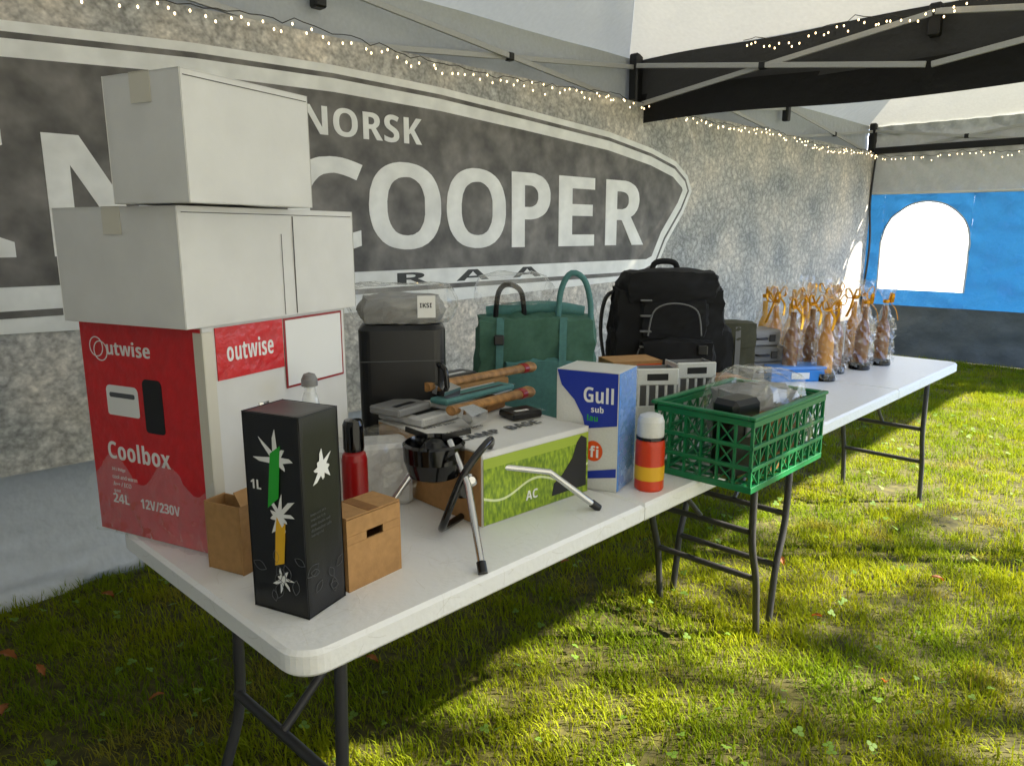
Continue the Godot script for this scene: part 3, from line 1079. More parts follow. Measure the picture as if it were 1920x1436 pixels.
func build_goods_left():
	# red carton
	var h := 0.456
	var red := carton("cooler_carton", "tall red coolbox carton in clear wrap under two white boxes", Vector3(0.591, TABLE, -1.375), 18, 0.417, h, 0.352, M.carton_white)
	var lf := part("left_print", box(Vector3(-0.0015, 0.003, -0.349), Vector3(0.0002, h - 0.003, -0.004)), M.red_print, red)
	part("right_print", box(Vector3(0.03, h - 0.106, -0.0002), Vector3(0.21, h - 0.004, 0.0015)), M.red_print, red)
	var rp := part("picture_frame", box(Vector3(0.214, h - 0.155, -0.0002), Vector3(0.405, h - 0.004, 0.001)), M.red_plastic, red)
	part("picture_ground", box(Vector3(0.219, h - 0.150, 0.001), Vector3(0.400, h - 0.009, 0.0016)), M.white_ink, rp)
	part("corner_tape", box(Vector3(-0.0018, 0.03, -0.022), Vector3(0.0, h - 0.01, 0.0018)), M.tape, red)
	part("corner_tape", box(Vector3(0.0, 0.03, -0.0002), Vector3(0.024, h - 0.01, 0.0022)), M.tape, red)
	# print on the left face: name, product name, small lines, voltage
	var L := Vector3(0, -90, 0)
	lettering(red, "utwise", Vector3(-0.0016, 0.387, -0.272), 0.030, M.white_ink, L, 0.128)
	for k in 2:
		part("ring", ring(0.021, 0.0022), M.white_ink, red, Vector3(-0.0022, 0.402 - 0.008 * k, -0.302 + 0.012 * k), Vector3(0, 0, 90))
	lettering(red, "Coolbox", Vector3(-0.0016, 0.165, -0.30), 0.040, M.white_ink, L, 0.185)
	var small := ["24 L fridge", "cool and warm", "A++ / ECO", "quiet"]
	for k in small.size():
		lettering(red, small[k], Vector3(-0.0016, 0.138 - k * 0.016, -0.295), 0.009, M.white_ink, L, 0.0, false)
	lettering(red, "12V/230V", Vector3(-0.0016, 0.068, -0.215), 0.021, M.white_ink, L, 0.115)
	lettering(red, "24L", Vector3(-0.0016, 0.068, -0.30), 0.021, M.white_ink, L, 0.05)
	# the cooler pictured on the left face
	var pic := part("picture_body", flat_left(rounded(-0.175, -0.12, 0.235, 0.345, [0.008, 0.008, 0.012, 0.012]), 0.0012), M.dark_ink, red)
	part("picture_lid", flat_left(rounded(-0.285, -0.19, 0.262, 0.325, [0.006, 0.006, 0.012, 0.012]), 0.0016), M.white_ink, pic)
	part("picture_handle", flat_left(rounded(-0.275, -0.20, 0.30, 0.31, [0.004, 0.004, 0.004, 0.004]), 0.0022), M.grey_ink, pic)
	lettering(red, "outwise", Vector3(0.055, h - 0.073, 0.0016), 0.040, M.white_ink, Vector3.ZERO, 0.125)
	# loose clear wrap gathered at the foot of the carton
	var wrap := begin()
	var f := FastNoiseLite.new()
	f.seed = 12
	f.frequency = 11.0
	f.fractal_octaves = 3
	add_grid(wrap, 44, 22, func(u: float, v: float):
		var z := lerpf(-0.36, 0.012, u)
		var y := v * (0.15 + 0.03 * sin(z * 40.0))
		return Vector3(-0.008 - absf(f.get_noise_2d(z * 1.4, y)) * 0.016 * (1.6 - v), y + 0.002, z))
	part("clear_wrap", wrap.commit(), M.film, red)
	# white cartons
	var y1 := TABLE + h
	var w1 := carton("white_carton", "wide plain white carton, lower of the two on the red coolbox carton", Vector3(0.556, y1 + 0.001, -1.356), 18, 0.494, 0.220, 0.346, M.carton_white, "plain white cartons on the red one")
	white_details(w1, 0.494, 0.220, 0.346, 0.29)
	var w2 := carton("white_carton", "narrower plain white carton at the very top of the stack", Vector3(0.555, y1 + 0.224, -1.274 - 0.02), 18, 0.31, 0.217, 0.193, M.carton_white, "plain white cartons on the red one")
	white_details(w2, 0.31, 0.217, 0.193, 0.0)

	# little cardboard box before the red carton
	var tan := thing("cardboard_box", "small open cardboard box at the foot of the red carton", "box", Vector3(0.585, TABLE, -1.262), 18)
	var wl := 0.05
	var dl := 0.09
	var hl := 0.135
	part("front", box(Vector3(0, 0, -0.003), Vector3(wl, hl, 0)), M.cardboard, tan)
	part("back", box(Vector3(0, 0, -dl), Vector3(wl, hl, -dl + 0.003)), M.cardboard, tan)
	part("side", box(Vector3(0, 0.001, -dl + 0.004), Vector3(0.003, hl - 0.001, -0.004)), M.cardboard, tan)
	part("side", box(Vector3(wl - 0.003, 0.001, -dl + 0.004), Vector3(wl, hl - 0.001, -0.004)), M.cardboard, tan)
	part("base", box(Vector3(0.004, 0.0, -dl + 0.004), Vector3(wl - 0.004, 0.003, -0.004)), M.cardboard_dark, tan)
	part("flap", box(Vector3(0.002, 0.0, -0.03), Vector3(wl - 0.002, 0.002, 0.0)), M.cardboard, tan, Vector3(0, hl, 0.001), Vector3(58, 0, 0))

	# tall black box with the splash print
	var tb := carton("flask_carton", "tall black carton with white splash prints at the near table corner", Vector3(0.583, TABLE, -1.03), 18, 0.097, 0.345, 0.121, M.black_card)
	splash(tb, Vector2(-0.050, 0.270), 0.040, 8, 3)
	splash(tb, Vector2(-0.050, 0.175), 0.034, 9, 5)
	splash(tb, Vector2(-0.052, 0.062), 0.022, 7, 9)
	part("green_print", flat_left(PackedVector2Array([Vector2(-0.074, 0.185), Vector2(-0.050, 0.205), Vector2(-0.040, 0.295), Vector2(-0.062, 0.280)]), 0.0002), M.green_ink, tb)
	part("yellow_print", flat_left(PackedVector2Array([Vector2(-0.066, 0.085), Vector2(-0.046, 0.092), Vector2(-0.038, 0.165), Vector2(-0.046, 0.155), Vector2(-0.056, 0.172), Vector2(-0.060, 0.150)]), 0.0004), M.yellow_ink, tb)
	splash(tb, Vector2(0.050, 0.250), 0.036, 8, 13, true)
	# leaf outlines near the bottom of both faces
	for k in 16:
		var onleft := k < 9
		var c := Vector2(rng.randf_range(-0.11, -0.012) if onleft else rng.randf_range(0.012, 0.085), rng.randf_range(0.015, 0.125))
		var o := part("leaf_print", leaf_line(rng.randf_range(0.010, 0.017)), M.grey_ink, tb, Vector3(-0.0012, c.y, c.x) if onleft else Vector3(c.x, c.y, 0.0012), Vector3(rng.randf_range(-60, 60), -90, 0) if onleft else Vector3(0, 0, rng.randf_range(-80, 80)))
		if onleft:
			o.rotation_degrees = Vector3(0, -90, 0)
			o.rotate_object_local(Vector3.BACK, rng.randf_range(-1.4, 1.4))
	lettering(tb, "1L", Vector3(-0.0012, 0.215, -0.108), 0.016, M.white_ink, L)
	for k in 5:
		lettering(tb, ["keeps cold 24 h", "keeps hot 12 h", "steel, double wall", "dishwasher safe", "leak tight lid"][k], Vector3(0.016, 0.175 - k * 0.009, 0.0005), 0.0055, M.grey_ink, Vector3.ZERO, 0.0, false)

	# cardboard box with a hand hole, lying before the meadow carton
	var tc := thing("cardboard_box", "tan cardboard box with a hand hole beside the tall black carton", "box", Vector3(0.684, TABLE, -1.064), 6)
	var face := rounded(0, 0.128, 0, 0.135, [0.001, 0.001, 0.001, 0.001], 1)
	var hole := rounded(0.045, 0.085, 0.088, 0.104, [0.007, 0.007, 0.007, 0.007], 5)
	var st := begin()
	# front board built round the hole
	add_box(st, Vector3(0, 0, -0.004), Vector3(0.128, 0.088, 0))
	add_box(st, Vector3(0, 0.104, -0.004), Vector3(0.128, 0.135, 0))
	add_box(st, Vector3(0, 0.0885, -0.004), Vector3(0.045, 0.1035, 0))
	add_box(st, Vector3(0.085, 0.0885, -0.004), Vector3(0.128, 0.1035, 0))
	part("front", st.commit(), M.cardboard, tc)
	part("side", box(Vector3(0.0, 0.0, -0.075), Vector3(0.003, 0.135, -0.005)), M.cardboard, tc)
	part("side", box(Vector3(0.125, 0.0, -0.075), Vector3(0.128, 0.135, -0.005)), M.cardboard, tc)
	part("back", box(Vector3(0.004, 0.0, -0.075), Vector3(0.124, 0.135, -0.072)), M.cardboard_dark, tc)
	part("lid", box(Vector3(0.0, 0.1365, -0.076), Vector3(0.128, 0.139, 0.0)), M.cardboard, tc)
	part("lid_tape", box(Vector3(0.052, 0.1392, -0.076), Vector3(0.076, 0.1397, 0.0005)), M.cardboard_dark, tc)

	# dark red flask
	var fl := thing("vacuum_flask", "slim dark red flask with a black cap behind the tall black carton", "flask", Vector3(0.850, TABLE, -1.28))
	part("body", lathe([Vector2(0, 0.0), Vector2(0.024, 0.0), Vector2(0.027, 0.004), Vector2(0.027, 0.165), Vector2(0.024, 0.178), Vector2(0.018, 0.184), Vector2(0, 0.184)], 28), M.red_plastic, fl)
	part("cap", lathe([Vector2(0, 0.185), Vector2(0.021, 0.185), Vector2(0.022, 0.19), Vector2(0.022, 0.24), Vector2(0.018, 0.25), Vector2(0, 0.252)], 28), M.black_gloss, fl)
	part("band", lathe([Vector2(0.0272, 0.06), Vector2(0.0276, 0.062), Vector2(0.0276, 0.078), Vector2(0.0272, 0.08)], 28), M.steel, fl)
	# two clear bottles with grey dome caps
	var cb := thing("clear_bottle", "small clear bottle with grey dome cap behind the tall black carton", "bottle", Vector3(0.814, TABLE, -1.381))
	part("body", lathe([Vector2(0, 0), Vector2(0.021, 0.0), Vector2(0.022, 0.004), Vector2(0.022, 0.26), Vector2(0.016, 0.29), Vector2(0.012, 0.30), Vector2(0.012, 0.315)], 24), M.glass, cb)
	part("cap", lathe([Vector2(0, 0.313), Vector2(0.017, 0.313), Vector2(0.017, 0.327), Vector2(0.012, 0.338), Vector2(0, 0.342)], 24), M.grey_plastic, cb)
	part("label", lathe([Vector2(0.0223, 0.06), Vector2(0.0224, 0.062), Vector2(0.0224, 0.16), Vector2(0.0223, 0.162)], 24), M.white_ink, cb)
	var gb := thing("steel_bottle", "steel drink bottle with grey domed cap beside the red carton's right face", "bottle", Vector3(0.724, TABLE, -1.44))
	part("body", lathe([Vector2(0, 0), Vector2(0.03, 0.0), Vector2(0.032, 0.004), Vector2(0.032, 0.24), Vector2(0.024, 0.27), Vector2(0, 0.272)], 24), M.black_gloss, gb)
	part("collar", lathe([Vector2(0, 0.272), Vector2(0.0245, 0.272), Vector2(0.0245, 0.286), Vector2(0, 0.286)], 24), M.steel, gb)
	part("cap", lathe([Vector2(0, 0.287), Vector2(0.018, 0.287), Vector2(0.018, 0.30), Vector2(0.012, 0.31), Vector2(0, 0.312)], 24), M.grey_plastic, gb)

func white_details(o: Node3D, w: float, h: float, d: float, seam_at: float):
	# shut flaps on top, tape along them, and a folded joint down the long face
	part("tape", box(Vector3(-0.0008, h - 0.0002, -d * 0.5 - 0.025), Vector3(w + 0.0008, h + 0.0006, -d * 0.5 + 0.025)), M.tape, o)
	part("tape_end", box(Vector3(-0.0008, h - 0.05, -d * 0.5 - 0.025), Vector3(0.0002, h - 0.001, -d * 0.5 + 0.025)), M.tape, o)
	part("flap_edge", box(Vector3(w * 0.02, h - 0.012, -0.0002), Vector3(w * 0.98, h - 0.0108, 0.0008)), M.seam, o)
	if seam_at > 0.0:
		part("joint", box(Vector3(seam_at, 0.004, -0.0002), Vector3(seam_at + 0.002, h - 0.014, 0.0008)), M.seam, o)
		part("joint", box(Vector3(seam_at - 0.035, 0.004, -0.0002), Vector3(seam_at - 0.034, h - 0.05, 0.0007)), M.seam, o)

func ring(r: float, t: float) -> ArrayMesh:
	# thin flat ring lying in x, z
	return lathe([Vector2(r - t, -0.0003), Vector2(r, -0.0003), Vector2(r, 0.0003), Vector2(r - t, 0.0003), Vector2(r - t, -0.0003)], 30)

func flat_left(poly: PackedVector2Array, lift := 0.0) -> ArrayMesh:
	# a printed patch on a carton's left face: outline given as (z, y)
	var st := begin()
	add_prism(st, poly, 0.0005 + lift, 0.0011 + lift, Transform3D(Basis(Vector3(0, 0, 1), Vector3(0, 1, 0), Vector3(-1, 0, 0)), Vector3.ZERO))
	return st.commit()

func splash(o: Node3D, c: Vector2, r: float, n: int, sd: int, front := false):
	var g := RandomNumberGenerator.new()
	g.seed = sd
	var poly := PackedVector2Array()
	for i in n:
		var a := TAU * i / n
		var big := r * g.randf_range(0.45, 1.3)
		var w := g.randf_range(0.08, 0.24)
		poly.append(c + Vector2(cos(a), sin(a)) * big)
		poly.append(c + Vector2(cos(a + w), sin(a + w)) * lerpf(big, r * 0.4, 0.4))
		poly.append(c + Vector2(cos(a + TAU / n * 0.6), sin(a + TAU / n * 0.6)) * r * g.randf_range(0.22, 0.42))
	if front:
		part("splash_print", prism(poly, 0.0004, 0.0010), M.white_ink, o)
	else:
		part("splash_print", flat_left(poly), M.white_ink, o)

func leaf_line(r: float) -> ArrayMesh:
	var pts := []
	for i in 13:
		var t := i / 12.0
		pts.append(Vector3(sin(t * PI) * r * 0.55, (t - 0.5) * 2.0 * r, 0))
	for i in 13:
		var t := 1.0 - i / 12.0
		pts.append(Vector3(-sin(t * PI) * r * 0.55, (t - 0.5) * 2.0 * r, 0))
	return tube(pts, 0.0006, 4)

# ================================================================ middle goods
func build_goods_middle():
	# meadow carton
	var mw := 0.345
	var mh := 0.168
	var md := 0.40
	var mc := carton("meadow_carton", "low wide carton with a green meadow picture, mid near table", Vector3(1.056, TABLE, -1.109), -3, mw, mh, md, M.carton_white)
	part("meadow_picture", sheet(2, 2, func(u: float, v: float): return Vector3(lerpf(0.003, mw - 0.003, u), lerpf(0.003, mh - 0.014, v), 0.0012)), M.meadow_print, mc)
	part("cardboard_end", box(Vector3(-0.0012, 0.002, -md + 0.004), Vector3(0.0, mh - 0.004, -0.004)), M.cardboard, mc)
	part("picture_figure", prism(PackedVector2Array([Vector2(0.215, 0.02), Vector2(0.335, 0.02), Vector2(0.335, 0.14), Vector2(0.315, 0.15), Vector2(0.300, 0.135), Vector2(0.285, 0.10), Vector2(0.25, 0.065), Vector2(0.222, 0.05)]), 0.0014, 0.002), M.dark_ink, mc)
	for k in 3:
		lettering(mc, ["CAMP  BASE", "for two persons", "easy to pack"][k], Vector3(0.03, mh + 0.0006, -0.10 - k * 0.07), [0.034, 0.018, 0.018][k], M.grey_ink, Vector3(-90, 0, 0), 0.0, k == 0)
	lettering(mc, "AC", Vector3(0.13, 0.03, 0.0014), 0.022, M.white_ink)

	# flat packs lying in a heap on the meadow carton
	var y0 := TABLE + mh
	var packs := [
		["wide silver-white packet, lowest of the heap on the meadow carton", 1.10, -1.36, 6.0, 0.30, 0.022, 0.16, M.silver_pack, 0.0],
		["pale packet with dark stripes leaning on the silver packet", 1.20, -1.38, 11.0, 0.30, 0.016, 0.13, M.carton_white, 0.023],
		["grey steel-look packet on top of the heap, left end", 1.06, -1.40, 10.0, 0.12, 0.020, 0.10, M.grey_plastic, 0.024],
		["teal flat packet lying between the two hatchet handles", 1.18, -1.365, 5.0, 0.27, 0.014, 0.06, M.teal_fabric, 0.040],
		["brown board packet sticking out behind the thick hatchet handle", 1.22, -1.49, 3.0, 0.33, 0.020, 0.12, M.cardboard, 0.024],
		["small black packet at the right front corner of the heap on the meadow carton", 1.30, -1.25, -12.0, 0.09, 0.018, 0.07, M.black_card, 0.0],
		["brown packet lying flat at the far right of the heap", 1.32, -1.36, 10.0, 0.08, 0.03, 0.10, M.cardboard_dark, 0.0],
		["black flat packet at the back of the heap", 1.19, -1.53, 4.0, 0.27, 0.022, 0.07, M.black_card, 0.046]]
	for p in packs:
		var o := thing("flat_packet", p[0], "packet", Vector3(p[1], y0 + 0.001 + p[8], p[2]), p[3], "flat packets heaped on the meadow carton")
		part("body", box(Vector3(0, 0, -p[6]), Vector3(p[4], p[5], 0), 0.004), p[7], o)
		part("stripe", box(Vector3(0.02, p[5] + 0.0002, -p[6] * 0.42), Vector3(p[4] - 0.03, p[5] + 0.0008, -p[6] * 0.25)), M.dark_ink if p[7] != M.black_card else M.white_ink, o)
		part("hanger", box(Vector3(p[4], p[5] * 0.5, -p[6] * 0.7), Vector3(p[4] + 0.025, p[5] * 0.5 + 0.001, -p[6] * 0.3)), M.film, o)
	# two hatchets with pale wooden handles
	for k in 2:
		var hx := thing("hatchet", ["hatchet with thick tan handle lying across the back of the heap", "hatchet with thin tan handle at the front of the heap"][k], "hatchet", [Vector3(1.19, y0 + 0.075, -1.455), Vector3(1.15, y0 + 0.043, -1.315)][k], [1.0, 3.0][k], "hatchets on the packets")
		var len := 0.41 if k == 0 else 0.30
		var st := begin()
		add_lathe(st, [Vector2(0, 0), Vector2(0.013, 0.0), Vector2(0.016, 0.01), Vector2(0.012, 0.06), Vector2(0.011, 0.2), Vector2(0.012, len), Vector2(0, len)], 16, 0.0, false, 0.0, Vector2(1.0, 1.4))
		part("handle", st.commit(), M.wood, hx, Vector3(len, 0, 0), Vector3(0, 0, 90))
		part("head", prism(PackedVector2Array([Vector2(-0.02, -0.014), Vector2(0.03, -0.014), Vector2(0.035, -0.06), Vector2(-0.03, -0.07), Vector2(-0.018, -0.03)]), -0.012, 0.012), M.steel, hx, Vector3(0.03, 0.0, 0), Vector3(-78, 0, 0))
		part("grip_band", lathe([Vector2(0.0135, 0.03), Vector2(0.0145, 0.032), Vector2(0.0145, 0.05), Vector2(0.0135, 0.052)], 16, 0.0, false, 0.0, Vector2(1.0, 1.4)), M.red_plastic, hx, Vector3(len, 0, 0), Vector3(0, 0, 90))

	# camping burner with chromed folding legs
	var bu := thing("camp_burner", "black camping burner on chromed folding legs before the meadow carton", "burner", Vector3(1.0, TABLE, -1.20))
	part("bowl", lathe([Vector2(0, 0.10), Vector2(0.02, 0.10), Vector2(0.055, 0.115), Vector2(0.066, 0.15), Vector2(0.068, 0.185), Vector2(0.062, 0.19), Vector2(0.055, 0.16), Vector2(0.0, 0.13)], 30), M.black_gloss, bu)
	part("head", lathe([Vector2(0, 0.13), Vector2(0.028, 0.14), Vector2(0.03, 0.175), Vector2(0.018, 0.19), Vector2(0, 0.192)], 24), M.black_plastic, bu)
	for k in 3:
		var a := TAU * k / 3.0 + 0.4
		part("pan_support", bar(Vector3(cos(a) * 0.02, 0.196, sin(a) * 0.02), Vector3(cos(a) * 0.085, 0.203, sin(a) * 0.085), 0.012, 0.004), M.black_plastic, bu)
	var legs := [[Vector3(0.02, 0.19, 0.03), Vector3(-0.03, 0.13, 0.14), Vector3(-0.10, 0.003, 0.255)], [Vector3(0.09, 0.13, 0.07), Vector3(0.22, 0.10, 0.14), Vector3(0.32, 0.003, 0.205)], [Vector3(-0.04, 0.12, -0.03), Vector3(-0.08, 0.06, -0.05), Vector3(-0.13, 0.003, -0.07)]]
	for l in legs:
		var lg := part("leg", tube([l[0], l[1], l[2]], 0.0075, 12), M.steel, bu)
		var dir: Vector3 = (l[2] - l[1]).normalized()
		part("foot", tube([l[2] - dir * 0.022, l[2] + dir * 0.001], 0.0095, 12), M.black_plastic, lg)
	part("hose", tube(curve([Vector3(0.05, 0.12, 0.02), Vector3(0.10, 0.16, 0.06), Vector3(0.06, 0.20, 0.11), Vector3(-0.02, 0.15, 0.12), Vector3(-0.06, 0.05, 0.10), Vector3(-0.02, 0.012, 0.05), Vector3(0.05, 0.012, 0.03)], 40), 0.008, 10), M.black_gloss, bu)
	part("valve", lathe([Vector2(0, 0), Vector2(0.012, 0), Vector2(0.014, 0.01), Vector2(0.014, 0.03), Vector2(0.008, 0.035), Vector2(0, 0.036)], 16), M.steel, bu, Vector3(0.055, 0.10, 0.05), Vector3(70, 0, 30))
	part("knob", lathe([Vector2(0, 0), Vector2(0.018, 0), Vector2(0.02, 0.004), Vector2(0.018, 0.02), Vector2(0, 0.022)], 20), M.black_gloss, bu, Vector3(0.02, 0.09, 0.06), Vector3(80, 0, 0))
	# film-wrapped bundle behind the burner
	var wb := thing("wrapped_bundle", "crinkled film bundle of silver packets between flask and black carton", "packet", Vector3(0.99, TABLE, -1.42), -30)
	part("filling", box(Vector3(-0.09, 0.0, -0.05), Vector3(0.09, 0.15, 0.05), 0.01), M.silver_pack, wb)
	part("film", bag_film(Vector3(0.21, 0.17, 0.13), 0.016, 71), M.crisp_film, wb)

	# blue carton
	var bc := carton("blue_carton", "upright blue and white carton with an orange round mark", Vector3(1.437, TABLE, -1.031), 16, 0.128, 0.300, 0.164, M.white_plastic)
	part("right_print", box(Vector3(0.002, 0.002, -0.0002), Vector3(0.126, 0.298, 0.0012)), M.light_blue, bc)
	var arc := PackedVector2Array()
	for i in 13:
		var a := -0.35 + 1.35 * i / 12.0
		arc.append(Vector2(-0.105 + sin(a) * -0.05, 0.30 - 0.002 - i * 0.0135))
	var patch := PackedVector2Array([Vector2(-0.002, 0.298), Vector2(-0.162, 0.298), Vector2(-0.15, 0.26), Vector2(-0.115, 0.225), Vector2(-0.092, 0.185), Vector2(-0.085, 0.155), Vector2(-0.002, 0.170)])
	part("blue_print", flat_left(patch), M.blue_card, bc)
	part("blue_stripe", flat_left(PackedVector2Array([Vector2(-0.002, 0.062), Vector2(-0.105, 0.040), Vector2(-0.105, 0.022), Vector2(-0.002, 0.040)])), M.blue_card, bc)
	var disc := PackedVector2Array()
	for i in 28:
		disc.append(Vector2(-0.062 + cos(TAU * i / 28.0) * 0.024, 0.100 + sin(TAU * i / 28.0) * 0.026))
	var od := part("orange_mark", flat_left(disc), M.orange_ink, bc)
	lettering(od, "fi", Vector3(-0.0013, 0.084, -0.072), 0.030, M.white_ink, Vector3(0, -90, 0))
	lettering(bc, "Gull", Vector3(-0.0012, 0.222, -0.090), 0.040, M.white_ink, Vector3(0, -90, 0), 0.078)
	lettering(bc, "sub", Vector3(-0.0012, 0.198, -0.070), 0.016, M.white_ink, Vector3(0, -90, 0))
	lettering(bc, "lau", Vector3(-0.0012, 0.176, -0.080), 0.016, M.green_ink, Vector3(0, -90, 0))
	part("clear_wrap", sheet(18, 26, func(u: float, v: float): return Vector3(u * 0.13, v * 0.298, 0.003 + 0.004 * absf(sin(u * 9.0 + v * 23.0) * sin(v * 31.0 - u * 5.0)))), M.film, bc)

	# orange bottle with white cap
	var ob := thing("orange_bottle", "orange bottle with a rounded white cap before the green crate", "bottle", Vector3(1.527, TABLE, -0.996))
	part("body", lathe([Vector2(0, 0), Vector2(0.034, 0.0), Vector2(0.0365, 0.005), Vector2(0.0365, 0.118), Vector2(0.034, 0.128), Vector2(0.028, 0.134), Vector2(0, 0.134)], 30), M.orange, ob)
	part("cap", lathe([Vector2(0, 0.134), Vector2(0.032, 0.134), Vector2(0.0335, 0.14), Vector2(0.033, 0.175), Vector2(0.028, 0.188), Vector2(0.016, 0.193), Vector2(0, 0.194)], 30), M.white_plastic, ob)
	part("label", lathe([Vector2(0.0368, 0.028), Vector2(0.0371, 0.03), Vector2(0.0371, 0.062), Vector2(0.0368, 0.064)], 30), M.yellow_ink, ob)
	part("neck_ring", lathe([Vector2(0.0335, 0.129), Vector2(0.0355, 0.13), Vector2(0.0355, 0.136), Vector2(0.0335, 0.137)], 30), M.black_gloss, ob)

	# black rounded box near the back edge, with a bag of clear film things on it
	var kb := thing("black_box", "tall black rounded box with tiny print, at the back of the near table", "box", Vector3(1.20, TABLE, -1.56), -38)
	var st := begin()
	add_slab(st, rounded(-0.11, 0.11, -0.085, 0.085, [0.03, 0.03, 0.03, 0.03], 6), 0.0, 0.40, 0.012)
	part("body", st.commit(), M.black_plastic, kb)
	var lines := ["outdoor", "light 800", "lumen", "rechargeable", "IPX4"]
	for k in lines.size():
		lettering(kb, lines[k], Vector3(-0.05, 0.20 - k * 0.02, 0.0852), 0.010, M.orange_ink if k < 2 else M.grey_ink, Vector3.ZERO, 0.0, false)
	part("lid_groove", box(Vector3(-0.105, 0.31, 0.0850), Vector3(0.105, 0.3115, 0.0856)), M.grey_ink, kb)
	part("handle", tube(curve([Vector3(0.09, 0.18, 0.087), Vector3(0.105, 0.19, 0.10), Vector3(0.11, 0.24, 0.105), Vector3(0.105, 0.29, 0.10), Vector3(0.09, 0.30, 0.087)], 20), 0.007, 8), M.black_gloss, kb)
	var fb := thing("film_bag", "clear crinkly bag with a white label on the tall black box", "bag", Vector3(1.20, TABLE + 0.401, -1.56), -38)
	part("film", bag_film(Vector3(0.25, 0.10, 0.17), 0.016, 72), M.crisp_film, fb)
	part("contents", soft_block(Vector3(0.20, 0.07, 0.13), 0.5, 0.012, 73.0, 8), M.grey_plastic, fb)
	part("label", box(Vector3(0.04, 0.02, 0.092), Vector3(0.085, 0.075, 0.093)), M.white_ink, fb)
	lettering(fb, "IKSI", Vector3(0.046, 0.045, 0.0931), 0.012, M.dark_ink)

	# teal bag with carry handles
	var tg := thing("teal_bag", "teal and green carry bag with tall loop handles at the table's back edge", "bag", Vector3(1.72, TABLE, -1.56), -44)
	part("body", soft_block(Vector3(0.36, 0.38, 0.17), 0.22, 0.02, 81.0, 14), M.green_fabric, tg)
	part("pocket", soft_block(Vector3(0.24, 0.20, 0.05), 0.3, 0.012, 82.0, 8), M.teal_fabric, tg, Vector3(0.02, 0.05, 0.075))
	for s in [-0.115, 0.075]:
		part("strap", ribbon(curve([Vector3(s, 0.02, 0.098), Vector3(s, 0.20, 0.104), Vector3(s + 0.005, 0.38, 0.085)], 12), 0.022, Vector3.RIGHT), M.teal_fabric, tg)
	part("handle", tube(curve([Vector3(0.065, 0.36, 0.05), Vector3(0.075, 0.46, 0.05), Vector3(0.105, 0.51, 0.05), Vector3(0.145, 0.49, 0.05), Vector3(0.165, 0.42, 0.05), Vector3(0.165, 0.35, 0.05)], 26), 0.009, 8), M.teal_fabric, tg)
	part("handle", tube(curve([Vector3(-0.125, 0.36, 0.03), Vector3(-0.115, 0.45, 0.03), Vector3(-0.085, 0.475, 0.03), Vector3(-0.045, 0.45, 0.03), Vector3(-0.035, 0.36, 0.03)], 26), 0.008, 8), M.black_fabric, tg)
	part("top_roll", tube(curve([Vector3(-0.15, 0.385, 0), Vector3(-0.05, 0.40, 0.01), Vector3(0.06, 0.40, 0.0), Vector3(0.15, 0.385, 0.0)], 16), 0.022, 10), M.teal_fabric, tg)
	part("buckle", box(Vector3(-0.13, 0.30, 0.098), Vector3(-0.10, 0.33, 0.112), 0.003), M.black_plastic, tg)
	var tf := thing("film_bag", "puffed clear bag lying on top of the teal bag, behind its handles", "bag", Vector3(1.66, TABLE + 0.415, -1.60), -44)
	part("film", bag_film(Vector3(0.22, 0.09, 0.12), 0.018, 75), M.crisp_film, tf)

func film_profile() -> Array:
	# loose film round a bottle: wide at the foot, gathered at the neck
	var out := []
	for i in 20:
		var t := i / 19.0
		out.append(Vector2(lerpf(0.052, 0.046, t) * (1.0 - 0.78 * smoothstep(0.55, 1.0, t)) + 0.004 * sin(i * 2.4), 0.018 + 0.287 * t))
	return out

func ribbon(path: Array, width: float, side: Vector3, thick := 0.003) -> ArrayMesh:
	var st := begin()
	for i in path.size() - 1:
		var a: Vector3 = path[i]
		var b: Vector3 = path[i + 1]
		var d := (b - a).normalized()
		var n := side.cross(d).normalized() * thick * 0.5
		var w := side * width * 0.5
		quad(st, a - w + n, a + w + n, b + w + n, b - w + n, n)
		quad(st, a - w - n, a + w - n, b + w - n, b - w - n, -n)
		quad(st, a - w - n, a - w + n, b - w + n, b - w - n, -w)
		quad(st, a + w - n, a + w + n, b + w + n, b + w - n, w)
	return st.commit()

# ================================================================= right goods
func lattice(w: float, h: float) -> ArrayMesh:
	# one side of a folding crate in x, y: rails, uprights and crossing ribs
	var st := begin()
	for y in [0.008, h * 0.33, h * 0.62, h - 0.010]:
		var t := 0.016 if y > h - 0.02 or y < 0.02 else 0.010
		add_box(st, Vector3(0, y - t * 0.5, -0.007), Vector3(w, y + t * 0.5, 0.004), 0.001)
	var n := int(round(w / 0.045))
	for i in n + 1:
		var x := w * i / n
		add_box(st, Vector3(clampf(x - 0.003, 0, w - 0.006), 0.016, -0.004), Vector3(clampf(x + 0.003, 0.006, w), h - 0.018, 0.0025), 0.0)
	for i in n:
		var x := w * i / n
		var x2 := w * (i + 1) / n
		for r in [[0.016, h * 0.33], [h * 0.33, h * 0.62], [h * 0.62, h - 0.018]]:
			add_bar(st, Vector3(x, r[0], -0.003), Vector3(x2, r[1], -0.003), 0.004, 0.0035, Vector3.BACK)
			if i % 2 == 0:
				add_bar(st, Vector3(x2, r[0], -0.0015), Vector3(x, r[1], -0.0015), 0.004, 0.0035, Vector3.BACK)
	return st.commit()

